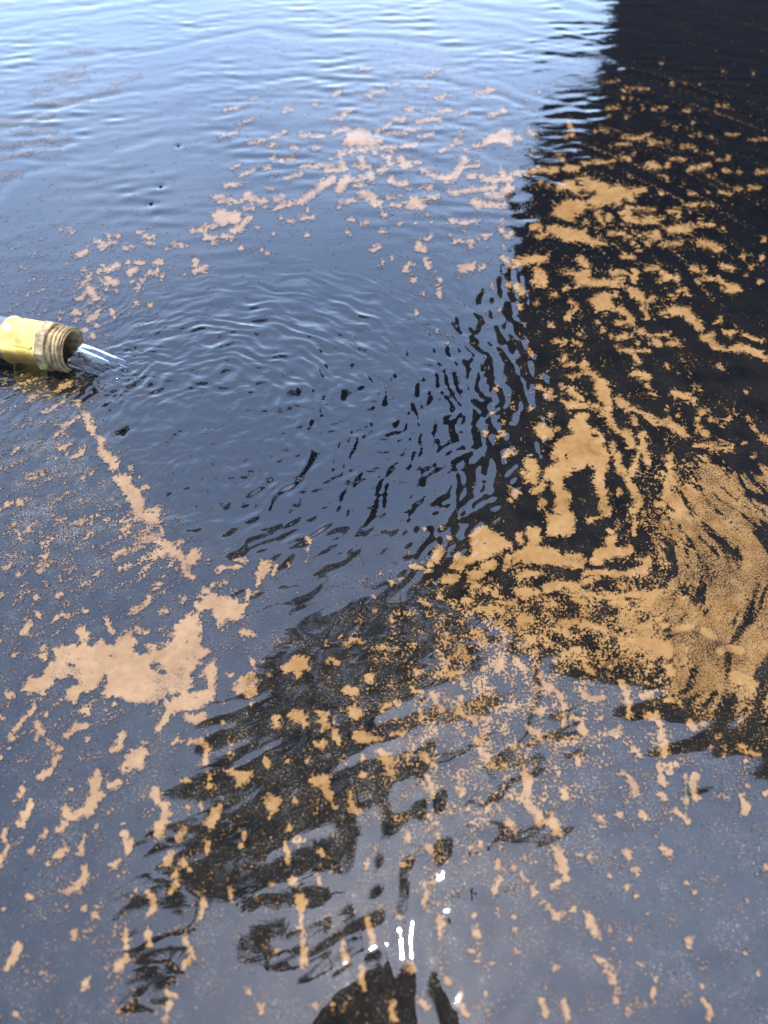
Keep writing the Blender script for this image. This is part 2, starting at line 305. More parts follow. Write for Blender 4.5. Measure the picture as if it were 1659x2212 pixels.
# ------------------------------------------------------------------ floating pollen
STROKES = """
@0,0
P 1370,1390 1410,1355 1560,1375 1550,1450 1480,1440 1440,1470 1390,1450
14 1245,1495 1330,1480 1400,1450
22 1600,1410 1560,1470 1510,1495
25 1600,1270 1640,1290
15 1390,1280 1450,1270
14 1430,1310 1560,1300
14 1460,1200 1510,1195
9 1530,1190 1580,1180
22 1340,1540 1390,1560
16 1440,1530 1490,1535
10 620,1565 700,1570 760,1570
16 650,1600 700,1580
8 690,1530 770,1530
10 820,1600 870,1595
9 940,1530 1000,1540
8 940,1580 990,1575
8 1120,1580 1210,1590
7 890,1505 930,1500
8 1080,1610 1100,1610
9 1550,1620 1565,1610
16 500,1650 560,1630
6 390,1490 470,1490
9 1585,1355 1640,1350
7 1460,715 1560,690
9 1630,640 1655,630
6 1420,890 1540,850
6 1550,800 1640,770
8 1610,930 1650,925
9 1560,1135 1650,1100
6 1500,1090 1560,1060
12 300,510 420,480 540,440
9 400,530 560,500
9 200,650 350,670 560,640
14 0,800 200,780 330,740
10 100,850 350,840
8 0,940 250,930 440,880
7 0,1020 380,960
9 0,1150 130,1125
7 460,330 600,330
7 730,540 900,490
6 200,600 330,575
6 640,600 750,580
@833,0
P 560,930 590,860 640,835 740,840 760,890 820,905 810,930 760,950 690,945 610,945
14 505,860 560,835 620,845
12 760,880 820,840 870,800
16 540,1000 640,975 740,960 780,990
14 760,955 900,960 1040,935
8 480,1030 560,1005
20 680,1030 700,1080
10 640,1075 740,1080
24 860,1020 870,1060
12 810,1015 850,1020
26 945,1030 960,1075 990,1060
12 1030,1050 1060,1050
22 560,1060 570,1090
12 300,1075 400,1075 500,1085
18 460,1105 540,1095
26 740,1130 740,1160
14 790,1105 850,1100
14 680,1150 740,1150
30 590,1160 560,1190 540,1220
16 600,1150 690,1190
12 640,1200 700,1200
24 500,1160 430,1200 380,1240 330,1280 300,1300
12 120,1355 220,1320 310,1305
16 120,1300 170,1290 190,1310
18 0,1290 20,1310 60,1300
16 880,1150 870,1170
16 890,1190 970,1190
30 700,1260 770,1290 790,1310
12 550,1310 640,1300
12 540,1340
10 800,1340 810,1350
10 860,1275 930,1275
11 870,1335 930,1325
P 950,1350 1000,1280 1030,1270 1060,1290 1190,1255 1190,1280 1080,1310 1110,1335 1080,1365 1020,1355
14 1075,1100 1140,1130 1210,1160
24 1230,1160 1300,1120 1340,1070 1345,1030
10 1360,1080 1440,1070 1440,1030
10 1250,1165 1290,1170
14 1380,1150 1460,1140
20 1480,1160 1560,1165 1650,1155
22 1590,1110 1610,1140
16 1260,1245 1360,1240 1450,1225 1550,1215
30 1640,1220 1610,1240
20 1500,1260 1590,1275
26 1420,1310 1440,1330
18 1480,1320 1600,1335
P 1460,940 1470,900 1540,860 1600,840 1659,850 1659,950 1610,940 1580,920 1520,940
10 1410,945 1460,945
10 1290,910 1330,870 1340,840
10 1190,980 1240,965
10 1270,930 1330,920
10 1340,980 1370,980
14 1050,790 1120,775 1190,770
9 1070,880 1150,865
14 1060,885
8 850,860 940,860
9 950,860 1060,830
10 890,780 960,775
10 1090,715
12 1190,720 1260,715
14 970,710 1000,710
10 600,720 630,715
8 550,770 570,740
8 480,775 550,760
12 210,715
8 180,730 230,710
10 380,680
12 500,620 540,600
14 720,610 740,615
10 740,600 830,590
12 1180,640 1250,625
9 1330,735 1370,725
11 1510,745 1620,720
10 1430,600 1540,580
8 1110,490 1160,460 1210,440
8 1050,560 1110,560
8 900,545 920,540
8 680,450 740,445
10 20,920 110,890 190,850
8 90,940 130,940
10 230,960 270,960
11 290,880 350,870
10 360,885 440,880
9 370,960 400,955
11 95,1030 115,1020
10 165,1040 240,1025
8 50,1095 85,1085
8 130,1130
10 190,1155 290,1130
10 80,1220 100,1220
12 60,1340
12 290,1415 370,1405
10 340,1355
10 215,1430 240,1430
8 165,1410
12 325,1525
14 600,1510
12 690,1450 715,1445
11 610,1425 640,1425
10 800,1500 830,1495
16 830,1395
14 760,1610 790,1600
11 40,1615
10 80,1640
10 10,1475
7 110,1515
20 1060,1580 1050,1610 1090,1620
14 1110,1550 1130,1530
18 1270,1430 1290,1425
12 1320,1455 1360,1445
10 1390,1430 1440,1435
10 1350,1500
18 1480,1525 1500,1525
10 1260,1525
10 1290,1565 1400,1565 1440,1560
16 1390,1590
16 1590,1490
16 1620,1530 1650,1525
12 1610,1600
12 1580,1425
8 930,1450
8 1030,1445
8 1135,1440
9 1110,1390
9 1080,1215 1140,1210
9 1000,1225
@1666,0
14 370,800 400,860 350,880
24 350,1090 420,1095
14 460,1060 560,1050 660,1050
10 620,850
16 300,1010 330,1030
10 540,850 600,840
P 290,1200 340,1170 420,1160 480,1130 500,1150 560,1170 640,1200 700,1195 740,1220 860,1210 880,1240 800,1270 800,1320 720,1290 700,1330 620,1320 560,1350 500,1330 480,1300 540,1260 540,1240 430,1270 400,1260 370,1230 290,1240
P 330,1300 430,1290 490,1310 480,1380 420,1400 400,1440 330,1420 260,1400 270,1350
20 560,1400 600,1450 630,1400
16 540,1390 570,1370
P 700,1380 740,1330 790,1340 780,1400 840,1410 930,1390 940,1440 860,1455 720,1445
16 820,1345 920,1360
12 940,1420 980,1410
18 480,1430
12 550,1475
P 230,1470 320,1465 480,1490 490,1530 630,1580 560,1595 430,1570 350,1570 300,1540 240,1510
20 140,1470 180,1460 190,1500
20 170,1530 220,1520
16 630,1510 720,1510 740,1550
12 760,1530 910,1510
30 940,1510 920,1540 880,1570
14 970,1590 1090,1575
16 780,1570
12 800,1600 830,1620
30 1030,1490 1090,1480 1140,1490
16 1160,1460 1300,1455
14 1170,1550
30 1220,1580 1260,1580 1310,1590 1340,1610
22 1020,1370 1080,1370 1080,1400
10 1110,1330 1200,1325 1300,1330
12 1150,1370
16 1370,1485
18 1630,1550
14 1450,1225 1480,1225
14 1540,1220 1600,1215
12 1350,1245 1410,1255
8 1270,1250
12 970,1260
10 1150,1255 1190,1255
14 720,1010 760,1030
10 790,1000
18 870,1075 920,1065 950,1085
18 1010,1075
12 1030,1030 1110,1030
16 1150,1100 1180,1080
14 1190,1085 1280,1070
9 1370,1105 1480,1115
12 1340,1035 1400,1025
14 1590,1115 1650,1115
12 1320,1140
12 1120,1180
10 940,1145 1020,1160
10 760,1140
8 1100,945 1180,960 1210,990 1300,1000
14 900,925 960,920
14 1010,920
12 650,945 760,935
12 720,895 830,895 890,870
6 1530,910 1640,900
10 1300,890
7 1380,870 1470,875
8 1220,870
8 1160,880
8 720,585 800,575 880,575
9 720,640
9 780,640
10 620,700 690,695
8 760,705
10 850,700
9 910,705 990,695
10 630,755
10 740,760
8 1320,685 1390,685
8 1120,715 1160,715
9 990,795
8 1060,840
8 1170,800
7 600,540 690,520
10 1040,545
6 1120,540
6 1220,545
8 1560,470
6 1370,465
8 970,410
20 20,890 60,900
14 100,860 150,870
20 0,1130 150,1100 290,1100
14 190,1200 240,1190
16 10,1230
9 230,430
9 180,600
10 280,540
10 90,660
12 130,990
@0,833
16 660,100 720,90 760,55
26 700,150 740,170
14 650,165 700,180
12 690,210
P 565,180 630,205 610,240 670,280 590,310 600,260 565,240
12 500,285 550,250
10 500,200 550,170 590,120
16 830,45
14 880,40 920,40
20 830,110 880,90
14 930,140 970,110 1020,105
14 1000,40 1050,35
12 1050,135
8 890,215 910,180
9 850,175
9 750,220
10 540,90
10 660,60
16 1260,100 1330,80
18 1265,30 1265,60
10 1200,110
14 885,310
16 970,325
18 730,365
8 735,405
16 570,410 610,400 630,365
12 480,370 550,360
12 490,420
16 550,475
12 625,455
16 600,515
12 680,510
10 390,405
18 390,855 450,830
10 430,795
P 475,930 500,925 530,1000 600,1040 590,1090 625,1110 615,1160 590,1165 560,1110 540,1040 505,980
P 600,1175 660,1165 685,1200 670,1240 720,1280 760,1310 770,1370 740,1395 690,1350 640,1290 640,1220
P 720,1430 820,1410 855,1430 850,1480 900,1500 960,1485 960,1500 910,1530 945,1600 920,1680 880,1680 860,1640 800,1540 760,1480
16 960,1645 1030,1645
16 850,1365
8 900,1420
10 400,1115 460,1080 510,1040
10 360,1160 400,1140
14 390,1245 450,1215
10 460,1310 530,1270 570,1230
8 540,1440
10 80,1280 130,1240
12 50,1610 130,1590
10 270,1420 310,1400
10 180,1450 240,1430
8 190,925 310,880
8 280,1010 340,985 410,945
@833,833
30 1340,85 1400,75
16 1470,70
16 1095,30 1120,70
14 960,85 1010,55
18 1020,155
12 1160,105
12 1185,150 1190,200 1190,260
10 1085,250
8 815,55
10 880,10
12 1040,375
10 1240,570
10 1530,190
12 1580,350
16 1555,860
20 1640,190
20 1600,20 1640,50
10 1165,480
9 1530,1020
9 1600,1070
14 1490,1155
14 1570,1170 1600,1150
20 1640,1260 1620,1300
12 1640,1500
14 1645,1580
@1666,833
30 20,45 90,30 200,20
36 170,110 200,150
26 150,170 200,170
24 30,200 70,235
20 55,325
16 160,305
24 440,20 480,60
P 400,120 440,90 510,85 510,150 560,160 700,140 740,190 820,220 860,250 860,300 880,340 850,350 830,300 770,270 740,210 680,200 560,200 420,195
14 340,105 400,110
18 350,210
26 790,110 790,150
14 640,110 740,105
14 720,150
20 600,160
P 500,300 540,260 590,235 690,240 690,260 640,280 650,310 720,330 760,370 800,420 790,450 750,460 740,400 660,350 540,360
18 850,340 870,400
12 920,270 870,300
16 690,430 740,430
18 560,425
16 590,480
16 880,85 950,80
20 970,110 1000,140 1070,145
12 950,160
16 720,10 780,10
20 1170,85 1200,90
18 1360,70 1420,80
12 1250,100
14 1550,75
14 1500,10
16 1620,10
16 1600,175
10 1520,130
P 1290,150 1330,130 1380,160 1400,180 1480,195 1490,230 1420,250 1370,230 1370,190
14 1210,155 1290,155
14 1030,270 1050,240 1110,220 1140,240
P 950,375 1040,325 1150,330 1170,380 1210,410 1250,470 1240,500 1200,480 1150,440 1110,390 1030,390
20 1240,530 1300,510
P 1220,540 1280,520 1330,570 1400,600 1460,570 1520,580 1600,610 1659,660 1659,685 1560,650 1500,620 1360,620 1290,580
14 1350,410 1340,430 1320,435
20 1390,495 1430,500
12 1510,510 1560,540 1620,545
20 820,490 870,500 900,540 950,575
20 690,530 740,520
14 640,520
12 930,510 1010,510
22 1030,565 1090,565
14 780,520
12 690,600 760,620 820,610 880,615
14 800,650 830,690
10 680,590
10 810,575
28 800,760 840,780 870,780
14 880,830 900,880 930,890
12 850,900
24 1050,890 1110,910 1170,940
10 1180,855 1210,860
14 1340,715 1370,740
12 1000,710 1020,730
10 1070,765
10 1520,880
22 260,440
14 250,260 280,250
16 380,300 420,330 390,370 350,410
16 440,505
14 270,550 340,560
14 400,560 440,580
14 110,620 130,640
28 335,665
16 340,710 400,700
12 370,780 430,780
P 440,700 470,670 495,700 500,740 560,770 620,820 640,880 620,930 560,940 530,880 540,830 500,780 450,740
26 380,870 430,900 460,920
P 310,940 380,930 460,950 560,960 560,990 480,990 360,990
20 240,880 260,910
14 170,850 220,860
18 330,850
30 620,920 620,1000
P 640,920 700,900 760,960 830,1000 900,1040 960,1060 1010,1040 1060,1080 1100,1110 1160,1170 1100,1170 1060,1150 1000,1100 930,1090 860,1060 790,1010 740,1010 680,970
22 560,1010 620,1030 640,1080 690,1130
34 740,1160 770,1210
18 790,1050 800,1090
P 360,1090 430,1010 470,1020 490,1080 520,1110 600,1160 590,1220 640,1290 620,1360 600,1450 620,1560 640,1670 560,1670 560,1560 530,1480 540,1390 490,1350 400,1400 350,1430 340,1500 380,1540 370,1670 280,1670 270,1560 250,1480 200,1440 210,1380 300,1330 250,1300 270,1220 340,1160 400,1150
46 190,1120 220,1150
14 285,1130
14 240,1035
14 205,1050
40 110,1340 140,1380
30 100,1440 150,1450
24 70,1400
30 150,1520 190,1510
28 20,1540
30 200,1600
16 15,1270
16 120,990
14 10,980
16 170,1640
26 680,1290 690,1360 740,1420 760,1480 800,1540 830,1600 780,1659
22 830,1250 800,1350 770,1420
18 650,1220 660,1280
24 850,1150 850,1240 880,1320
20 700,1530
22 1020,1320 1010,1450 1000,1560 960,1620
16 1200,1020 1270,1010
14 1290,1060 1370,1090 1400,1060
18 1200,1060 1210,1120 1260,1160
14 1180,1230 1300,1230 1420,1240
14 1500,1210
12 1560,1290
16 1560,1110 1600,1150 1650,1190
14 1530,1055
10 1070,1035
12 1000,990
@0,1666
P 860,20 960,0 1030,0 1040,80 1060,130 1050,170 1130,220 1190,290 1240,240 1290,240 1305,300 1260,340 1210,360 1265,420 1255,440 1190,400 1160,340 1080,250 1000,200 960,180 980,130 940,60
14 1160,200 1180,190
10 1360,320
P 130,1125 200,1070 290,1060 300,1010 370,940 330,890 400,860 500,860 540,820 510,800 480,770 530,740 585,800 560,870 620,860 660,825 720,860 790,800 860,790 880,850 900,930 960,900 940,860 1020,870 1110,830 1130,730 1180,690 1260,655 1290,640 1300,780 1300,870 1360,900 1270,1000 1240,1060 1250,1140 1200,1180 1130,1170 1080,1180 1020,1230 900,1245 800,1220 740,1190 680,1230 660,1160 700,1110 690,1060 620,1140 530,1190 490,1250 430,1220 430,1150 520,1120 500,1080 440,1060 340,1100 320,1150 270,1200 180,1170
18 690,700 720,780
16 880,770 940,770
16 280,880 280,950
P 1250,610 1320,540 1310,480 1370,510 1420,540 1530,570 1600,600 1550,720 1480,700 1410,750 1390,690 1370,640 1300,640
16 1390,480 1450,460
14 1600,560 1620,510
16 1410,385 1450,370
12 1450,360 1540,360
12 1510,310 1590,310
12 1180,590 1200,570
10 1520,510
P 1390,950 1410,1000 1395,1100 1390,1230 1300,1270 1200,1290 1110,1310 1060,1400 1000,1440 1040,1340 1070,1270 1060,1230 1150,1200 1280,1160 1350,1150 1360,1100 1300,1060 1340,1000
26 1220,1330 1260,1350 1310,1330
P 1500,1150 1540,1100 1560,1050 1659,1040 1659,1190 1590,1200
12 1490,1055
14 1640,960
16 1640,1230
14 1560,780 1640,800
10 1435,1370
14 130,790 180,740 190,710
14 170,780
18 260,660
12 350,700 400,665 450,680
10 510,660 560,645
12 235,555
12 370,550 400,535
22 300,290
16 250,390 300,350 340,320
16 30,370 70,345
16 10,535
10 100,490
10 305,470
12 740,310 790,250
12 620,410 650,390
10 780,370 840,345
14 520,70 560,50
10 430,165
10 560,170 590,130
12 690,60
9 270,215
10 270,150
10 180,110
10 120,140
10 900,400
10 580,470
9 390,430
10 120,405
16 860,640 930,600 970,560
10 1000,500 1040,470
14 1040,650 1080,640
20 60,1190
14 100,930
14 230,1260 200,1300 150,1350 100,1400
22 80,1470
18 70,1530
14 300,1320
22 240,1370 270,1430
14 360,1380 400,1350
16 440,1450 480,1390 560,1380
16 240,1490
16 310,1500 360,1550 390,1530
18 380,1580 340,1640
22 560,1290
12 740,1240
8 690,1290
12 560,1470
22 790,1450 770,1520 730,1550
P 780,1670 810,1580 900,1520 945,1500 940,1600 900,1670
14 1130,1490 1180,1480
22 1240,1490 1310,1490 1340,1540 1330,1620
12 1490,1500 1490,1600
12 10,1330
12 10,840
14 10,1590
@833,1666
P 0,540 0,400 40,315 110,335 80,400 40,440 25,500
14 340,185
6 350,230 335,255
10 325,320
10 210,350
8 130,350 110,405
P 1190,210 1220,260 1210,310 1160,340 1120,390 1090,400 1110,330 1140,270
14 1000,350 1070,360
P 1380,170 1430,100 1490,85 1560,140 1659,190 1659,240 1600,240 1540,290 1460,320 1400,330 1330,390 1260,370 1290,330 1300,260 1380,280 1400,220
24 1220,440 1300,430
20 880,460
18 945,430
10 800,405
30 1540,330 1450,390 1400,420
26 1640,300 1620,350
20 1420,480 1540,520
18 1340,580 1400,570
18 1190,560 1270,600
14 1070,570 1110,600
16 1560,580 1640,600
18 1460,620 1600,640
22 1640,680
16 1590,560
10 1210,105
8 1090,110
10 1250,180
16 590,860 630,825 690,850
14 750,890 820,885 910,885
P 170,1010 200,980 240,935 345,940 350,980 310,1050 270,1080 250,1040 190,1045
18 450,965 520,975
12 150,830
14 20,960
20 10,1100
14 90,1065
10 550,805
28 725,1065 740,1090
30 580,1160 630,1170
34 630,1305 660,1305
P 195,1325 265,1275 330,1310 340,1350 310,1410 280,1370
28 130,1330 130,1370
P 400,1300 470,1300 460,1380 425,1440 410,1380
20 490,1410 520,1460 540,1510
32 420,1505
P 600,1450 690,1400 740,1450 830,1460 830,1500 740,1495 680,1510 640,1500
30 810,1560 840,1600 860,1640
18 690,1600
18 60,1600 65,1640
16 350,1620
12 200,1610
22 1080,1570 1120,1610 1150,1640
12 820,1270 860,1250 920,1250
12 880,1440 950,1440
12 940,1535
10 1000,1490
16 1040,1040
14 1180,1050 1250,1050 1330,1040
20 1330,1090 1350,1130
18 1330,1200 1320,1270
16 1310,1310 1380,1330 1420,1340 1420,1390
26 1470,1340 1500,1340
16 1020,1160 1080,1170
18 1140,1180 1180,1240 1200,1290
18 1070,1290 1080,1340
14 1130,1400 1150,1460
20 1430,1480 1460,1560 1500,1600
14 1260,940
14 1480,1020
16 1550,1190
14 1380,1240
20 1580,960 1580,1030
14 1340,1450
18 1630,1510
20 1520,1630
14 1250,790
16 1600,850
12 780,640
10 880,700
12 760,550
12 1410,950
@1666,1666
P 220,60 240,0 390,0 420,60 390,110 380,160 300,165 220,140
40 140,130 150,190
20 40,150 60,200
P 0,270 60,240 110,200 180,220 260,240 330,270 440,270 490,310 460,360 330,355 200,350 100,330 0,340
36 560,280 620,240 650,180
22 650,130 670,90
16 490,50 560,40 620,10
20 790,20 800,80 790,140
16 770,0
34 540,320 600,270 680,260 760,250
22 480,400 560,390 660,400 760,400 850,380 880,320
28 230,490 330,470 420,490
24 460,450 560,410
22 450,520 560,550 660,550 780,540 900,550 960,520
14 640,590 720,580 860,580
22 50,420 180,400
26 40,520 150,520
22 20,580
24 220,600 280,590
18 400,560 470,590
P 640,780 760,800 900,820 1010,830 1040,900 1030,960 960,920 860,870 720,840
24 340,720 420,720 520,740 600,770
28 300,760 360,790
26 1350,900 1420,880 1480,900
30 1440,1070 1500,1090 1560,1120
20 1240,770 1310,810
20 1060,760 1160,750
22 820,740 900,750
20 960,700 990,740
28 1000,1000 1030,1040
20 1120,960
20 180,1060 210,1110 270,1150 330,1210
14 340,1250 330,1340 330,1380
20 160,1290 210,1310
14 390,1330 450,1350
26 450,1400 470,1420
18 460,1180 500,1210 590,1210
22 710,1110 740,1170 760,1240 760,1310
16 840,1190 910,1170
14 1010,1220 1100,1240
24 870,1290 940,1340 970,1400 960,1470
34 990,1510 990,1560
20 600,1430 670,1450 700,1390 700,1450
16 770,1480 790,1540 830,1570
20 580,1340
24 1150,1370 1180,1400
24 1240,1370
20 1350,1450
16 1280,1530
14 1370,1530
18 1470,1510 1530,1560 1590,1570
12 1365,1590
20 1520,1610
24 420,1590 430,1630
22 970,1640 1050,1640
24 480,1000 520,1040
20 640,1000
14 120,1400 170,1440
14 20,1520
12 90,1590
14 240,1610
14 560,1520
26 60,700 120,690
22 20,960 80,1010
16 280,960
20 340,920 430,900
26 60,820 140,830
18 230,870
16 860,1040
20 900,1000
@0,2499
20 260,55 310,30 340,5
14 150,120 140,170 100,220
20 200,240 170,300 150,350
16 40,390 20,440 50,500 40,540 10,580 0,640
12 225,520 190,550
9 300,410 250,470
P 590,100 570,80 610,30 640,0 660,90 640,140 680,170 640,230 610,300 500,335 490,290 540,230 590,180
28 430,270 430,310
18 390,400 440,340 500,310
14 470,140
22 720,120 780,90
24 800,15 850,5
12 420,480 420,530
14 310,620 360,580 410,530
12 550,440 530,520 520,560
P 520,620 570,620 560,700 520,790 450,825 380,800 470,760 510,700
12 630,380
P 790,460 800,380 830,400 840,460 870,490 860,540 820,580 800,530
22 770,600 740,640
P 970,180 1000,130 1060,150 1060,210 1100,240 1100,320 1050,450 1000,450 995,370 1040,300 1030,240
20 1220,265
14 1300,250
14 1350,20 1360,110
10 1180,85 1220,80
P 1450,20 1500,0 1640,20 1600,100 1540,120 1510,60
P 1320,370 1370,270 1430,240 1440,290 1410,350 1380,405
16 1180,400 1160,460
P 1055,640 1060,590 1100,520 1140,540 1130,580 1080,660
12 1180,600 1220,660
18 1130,690 1150,750 1110,810
10 1325,470 1350,500
16 1340,540
10 1560,510 1590,430
10 1550,400
16 970,810 990,860 1000,910 960,950
14 1310,850 1320,900 1300,990
16 960,1060 970,1140
10 870,790
10 1490,780 1500,850
16 1640,640
14 1200,1110 1230,1160 1250,1210 1190,1300
10 1260,1190
14 190,840
14 20,910
10 430,900
12 540,905
14 620,960
16 490,1060 480,1100
14 810,1040 815,1150 820,1220
20 820,1240 760,1300
15 120,1170 90,1240 50,1290
12 570,1370 540,1430
12 730,1420 740,1500
12 770,1580
14 1060,1440 1110,1480 1090,1560 1070,1640
10 1140,1480
14 1610,1450
12 110,1590
9 10,1300
@833,2499
P 345,75 440,20 470,60 480,120 500,160 490,220 450,200 420,130 360,100
P 45,210 80,180 160,180 160,240 95,325
16 255,215
18 400,295
10 510,255
P 600,150 625,140 640,220 680,290 630,320 600,260
14 210,400
20 290,460 270,480
12 190,490 210,560 205,620
20 230,700 240,750
22 280,840 290,900
18 300,960 290,1030
16 305,1080 305,1160 320,1270
14 420,540 440,570
14 400,700 410,740
10 420,640
12 20,640
8 40,430
12 100,760
10 10,850
14 880,30
14 690,40
12 1110,50 1130,120 1140,180
14 1120,310
14 1320,130 1340,170
12 1430,190 1450,220
14 1370,270
16 1600,20 1620,60
12 1500,270
14 1640,350
12 990,430 985,480
14 1180,450
10 1300,470
12 1455,490
14 1120,510 1140,550
16 1560,600 1570,650
12 1580,720 1540,800
12 1490,530
10 720,600 710,660
10 795,560
14 950,640
10 1090,640
14 1100,760 1100,820 1090,910
12 1160,740
26 1190,970 1190,1070
12 1415,960
20 1420,1040 1440,1090
16 1390,1190
20 1440,1240
12 1530,1260
14 720,980 750,1050 770,1130
15 560,1140 580,1220 600,1280
15 690,1280 680,1360 710,1450
18 980,1250 1020,1310
14 930,970
10 640,940
10 130,1180
14 880,1530 890,1620
14 390,1540
10 670,1600
16 1070,1510 1100,1560
14 1240,1380
14 1320,1480 1330,1560 1360,1590
10 1480,1460
16 40,1540 40,1580
8 495,1530
@1666,2499
P 70,0 100,20 130,80 130,160 125,240 190,290 200,350 180,390 140,310 90,260 65,160
P 220,290 260,290 300,350 330,430 290,450 250,400
P 250,490 290,490 340,560 360,640 375,730 330,740 300,640
12 270,760 310,740
20 10,650
14 60,690 100,730
14 140,770 140,820
18 200,880 250,930
12 320,940 290,970
16 400,915
P 470,930 520,940 540,1010 580,1080 600,1150 560,1130 520,1080 490,1020
9 530,1180 580,1250
18 600,1280 640,1340 660,1380
14 670,1450 680,1510
20 740,1570 750,1590
22 330,150 345,190
16 410,110
14 300,40
P 655,10 720,10 780,60 830,140 820,190 780,140 730,60
26 970,10 1010,20
20 970,60 980,110
12 960,170 990,200
22 1180,50 1170,120 1190,200
6 1120,40 1125,260
14 1060,270 1100,310 1140,350
26 850,305
22 980,510 1010,540
22 735,540 760,570
12 790,650 815,690
14 630,700
24 750,780
14 800,830
16 890,950
20 1145,1120 1150,1160
14 700,310
14 570,330
12 580,380
14 500,580
16 1480,190 1510,230 1520,280
12 1400,190
14 1640,170
10 1570,380
10 1520,120
12 1590,690
12 1640,640
14 1520,860
10 1190,810
10 1130,740
16 1240,1410
16 1230,1500 1280,1560 1290,1600
12 930,1360
10 920,1440 910,1490
10 860,1530
12 820,1280
12 285,1290
16 30,1190
14 330,1510 350,1560 370,1620
14 190,1510 220,1580
12 1520,1190
10 920,440
12 10,960
12 20,1050
10 770,1110
10 665,1170
10 15,350
12 1590,1330
"""
HOLES = [(1666, 833, 34, 372, 1462), (1666, 833, 16, 550, 1020), (1666, 833, 16, 540, 1170), (0, 1666, 24, 1005, 120), (0, 1666, 34, 715, 828),
         (0, 1666, 24, 1005, 995), (0, 1666, 16, 1050, 1040), (0, 1666, 16, 460, 1000), (0, 1666, 30, 895, 885), (0, 1666, 22, 1040, 860),
         (0, 1666, 36, 1330, 700), (833, 1666, 26, 1430, 350), (1666, 1666, 30, 700, 330), (1666, 1666, 30, 780, 340), (1666, 1666, 34, 740, 480),
         (1666, 1666, 26, 570, 480), (1666, 1666, 26, 290, 400), (1666, 1666, 22, 240, 380), (1666, 1666, 22, 440, 430), (1666, 0, 20, 430, 1185),
         (1666, 0, 22, 460, 1258), (1666, 0, 20, 830, 1395), (1666, 1666, 26, 430, 850), (1666, 1666, 24, 860, 780), (1666, 1666, 22, 920, 780),
         (1666, 1666, 30, 940, 420), (1666, 1666, 30, 860, 450), (1666, 1666, 26, 640, 90), (1666, 1666, 30, 540, 130), (1666, 1666, 24, 490, 190)]
STEP = 2.8
ax = np.arange(-420, 2920, STEP, np.float32); ay = np.arange(-120, 3460, STEP, np.float32)
SX, SY = np.meshgrid(ax, ay)
WX, WY = ground(SX*0.6636, SY*0.66366)
WX = WX.astype(np.float32); WY = WY.astype(np.float32)
S = np.full(SX.shape, -60, np.float32)
TS = 0.50271
def win(x0, x1, y0, y1, pad):
    i0 = max(0, int((x0-pad-ax[0])/STEP)); i1 = min(len(ax), int((x1+pad-ax[0])/STEP)+2)
    j0 = max(0, int((y0-pad-ay[0])/STEP)); j1 = min(len(ay), int((y1+pad-ay[0])/STEP)+2)
    return slice(j0, j1), slice(i0, i1)
def seg_dist(gx_, gy_, a, b):
    vx, vy = b[0]-a[0], b[1]-a[1]; L = vx*vx+vy*vy
    t = np.clip(((gx_-a[0])*vx+(gy_-a[1])*vy)/L, 0, 1) if L > 0 else 0
    return np.hypot(gx_-a[0]-t*vx, gy_-a[1]-t*vy)
ox = oy = 0
for line in STROKES.strip().splitlines():
    if line[0] == '@': ox, oy = [float(v) for v in line[1:].split(',')]; continue
    tk = line.split(); pts = [tuple(float(v) for v in p.split(',')) for p in tk[1:]]
    pts = [(ox+p[0]*TS, oy+p[1]*TS) for p in pts]
    xs = [p[0] for p in pts]; ys = [p[1] for p in pts]
    rad = 0 if tk[0] == 'P' else float(tk[0])*TS+((-1.2 if ox > 1600 else .6) if oy == 0 else (2.4 if oy > 2000 else .9))
    sl = win(min(xs), max(xs), min(ys), max(ys), rad+60)
    gx_, gy_ = SX[sl], SY[sl]
    prs = list(zip(pts, pts[1:]+pts[:1])) if tk[0] == 'P' else (list(zip(pts, pts[1:])) or [(pts[0], pts[0])])
    d = np.full(gx_.shape, 1e9, np.float32)
    for a, b in prs: d = np.minimum(d, seg_dist(gx_, gy_, a, b))
    if tk[0] == 'P':
        ins = np.zeros(gx_.shape, bool)
        for a, b in prs:
            c = ((a[1] > gy_) != (b[1] > gy_)) & (gx_ < (b[0]-a[0])*(gy_-a[1])/((b[1]-a[1]) or 1e-9)+a[0]); ins ^= c
        s = np.where(ins, d, -d)+(0 if (oy == 0 and ox > 1600) else 1.2)
    else: s = rad-d
    S[sl] = np.maximum(S[sl], s)
for ox, oy, rad, hx, hy in HOLES:
    cx, cy = ox+hx*TS, oy+hy*TS; rr = rad*TS
    sl = win(cx, cx, cy, cy, rr+40)
    d = np.hypot(SX[sl]-cx, SY[sl]-cy); S[sl] = np.minimum(S[sl], (d-rr))
wpx = WX+.0022*pnoise(WX/.011, WY/.011, 111); wpy = WY+.0022*pnoise(WX/.011, WY/.011, 112)
n1 = fbm(wpx/.0046, wpy/.0038, 2, 101); n2 = fbm(WX/.0016, WY/.0016, 2, 131)
lump = pnoise(WX/.013, WY/.013, 140)
F = np.clip(S, -40, 16)/7.5+0.85*n1*(0.8+0.35*lump)+0.55*n2
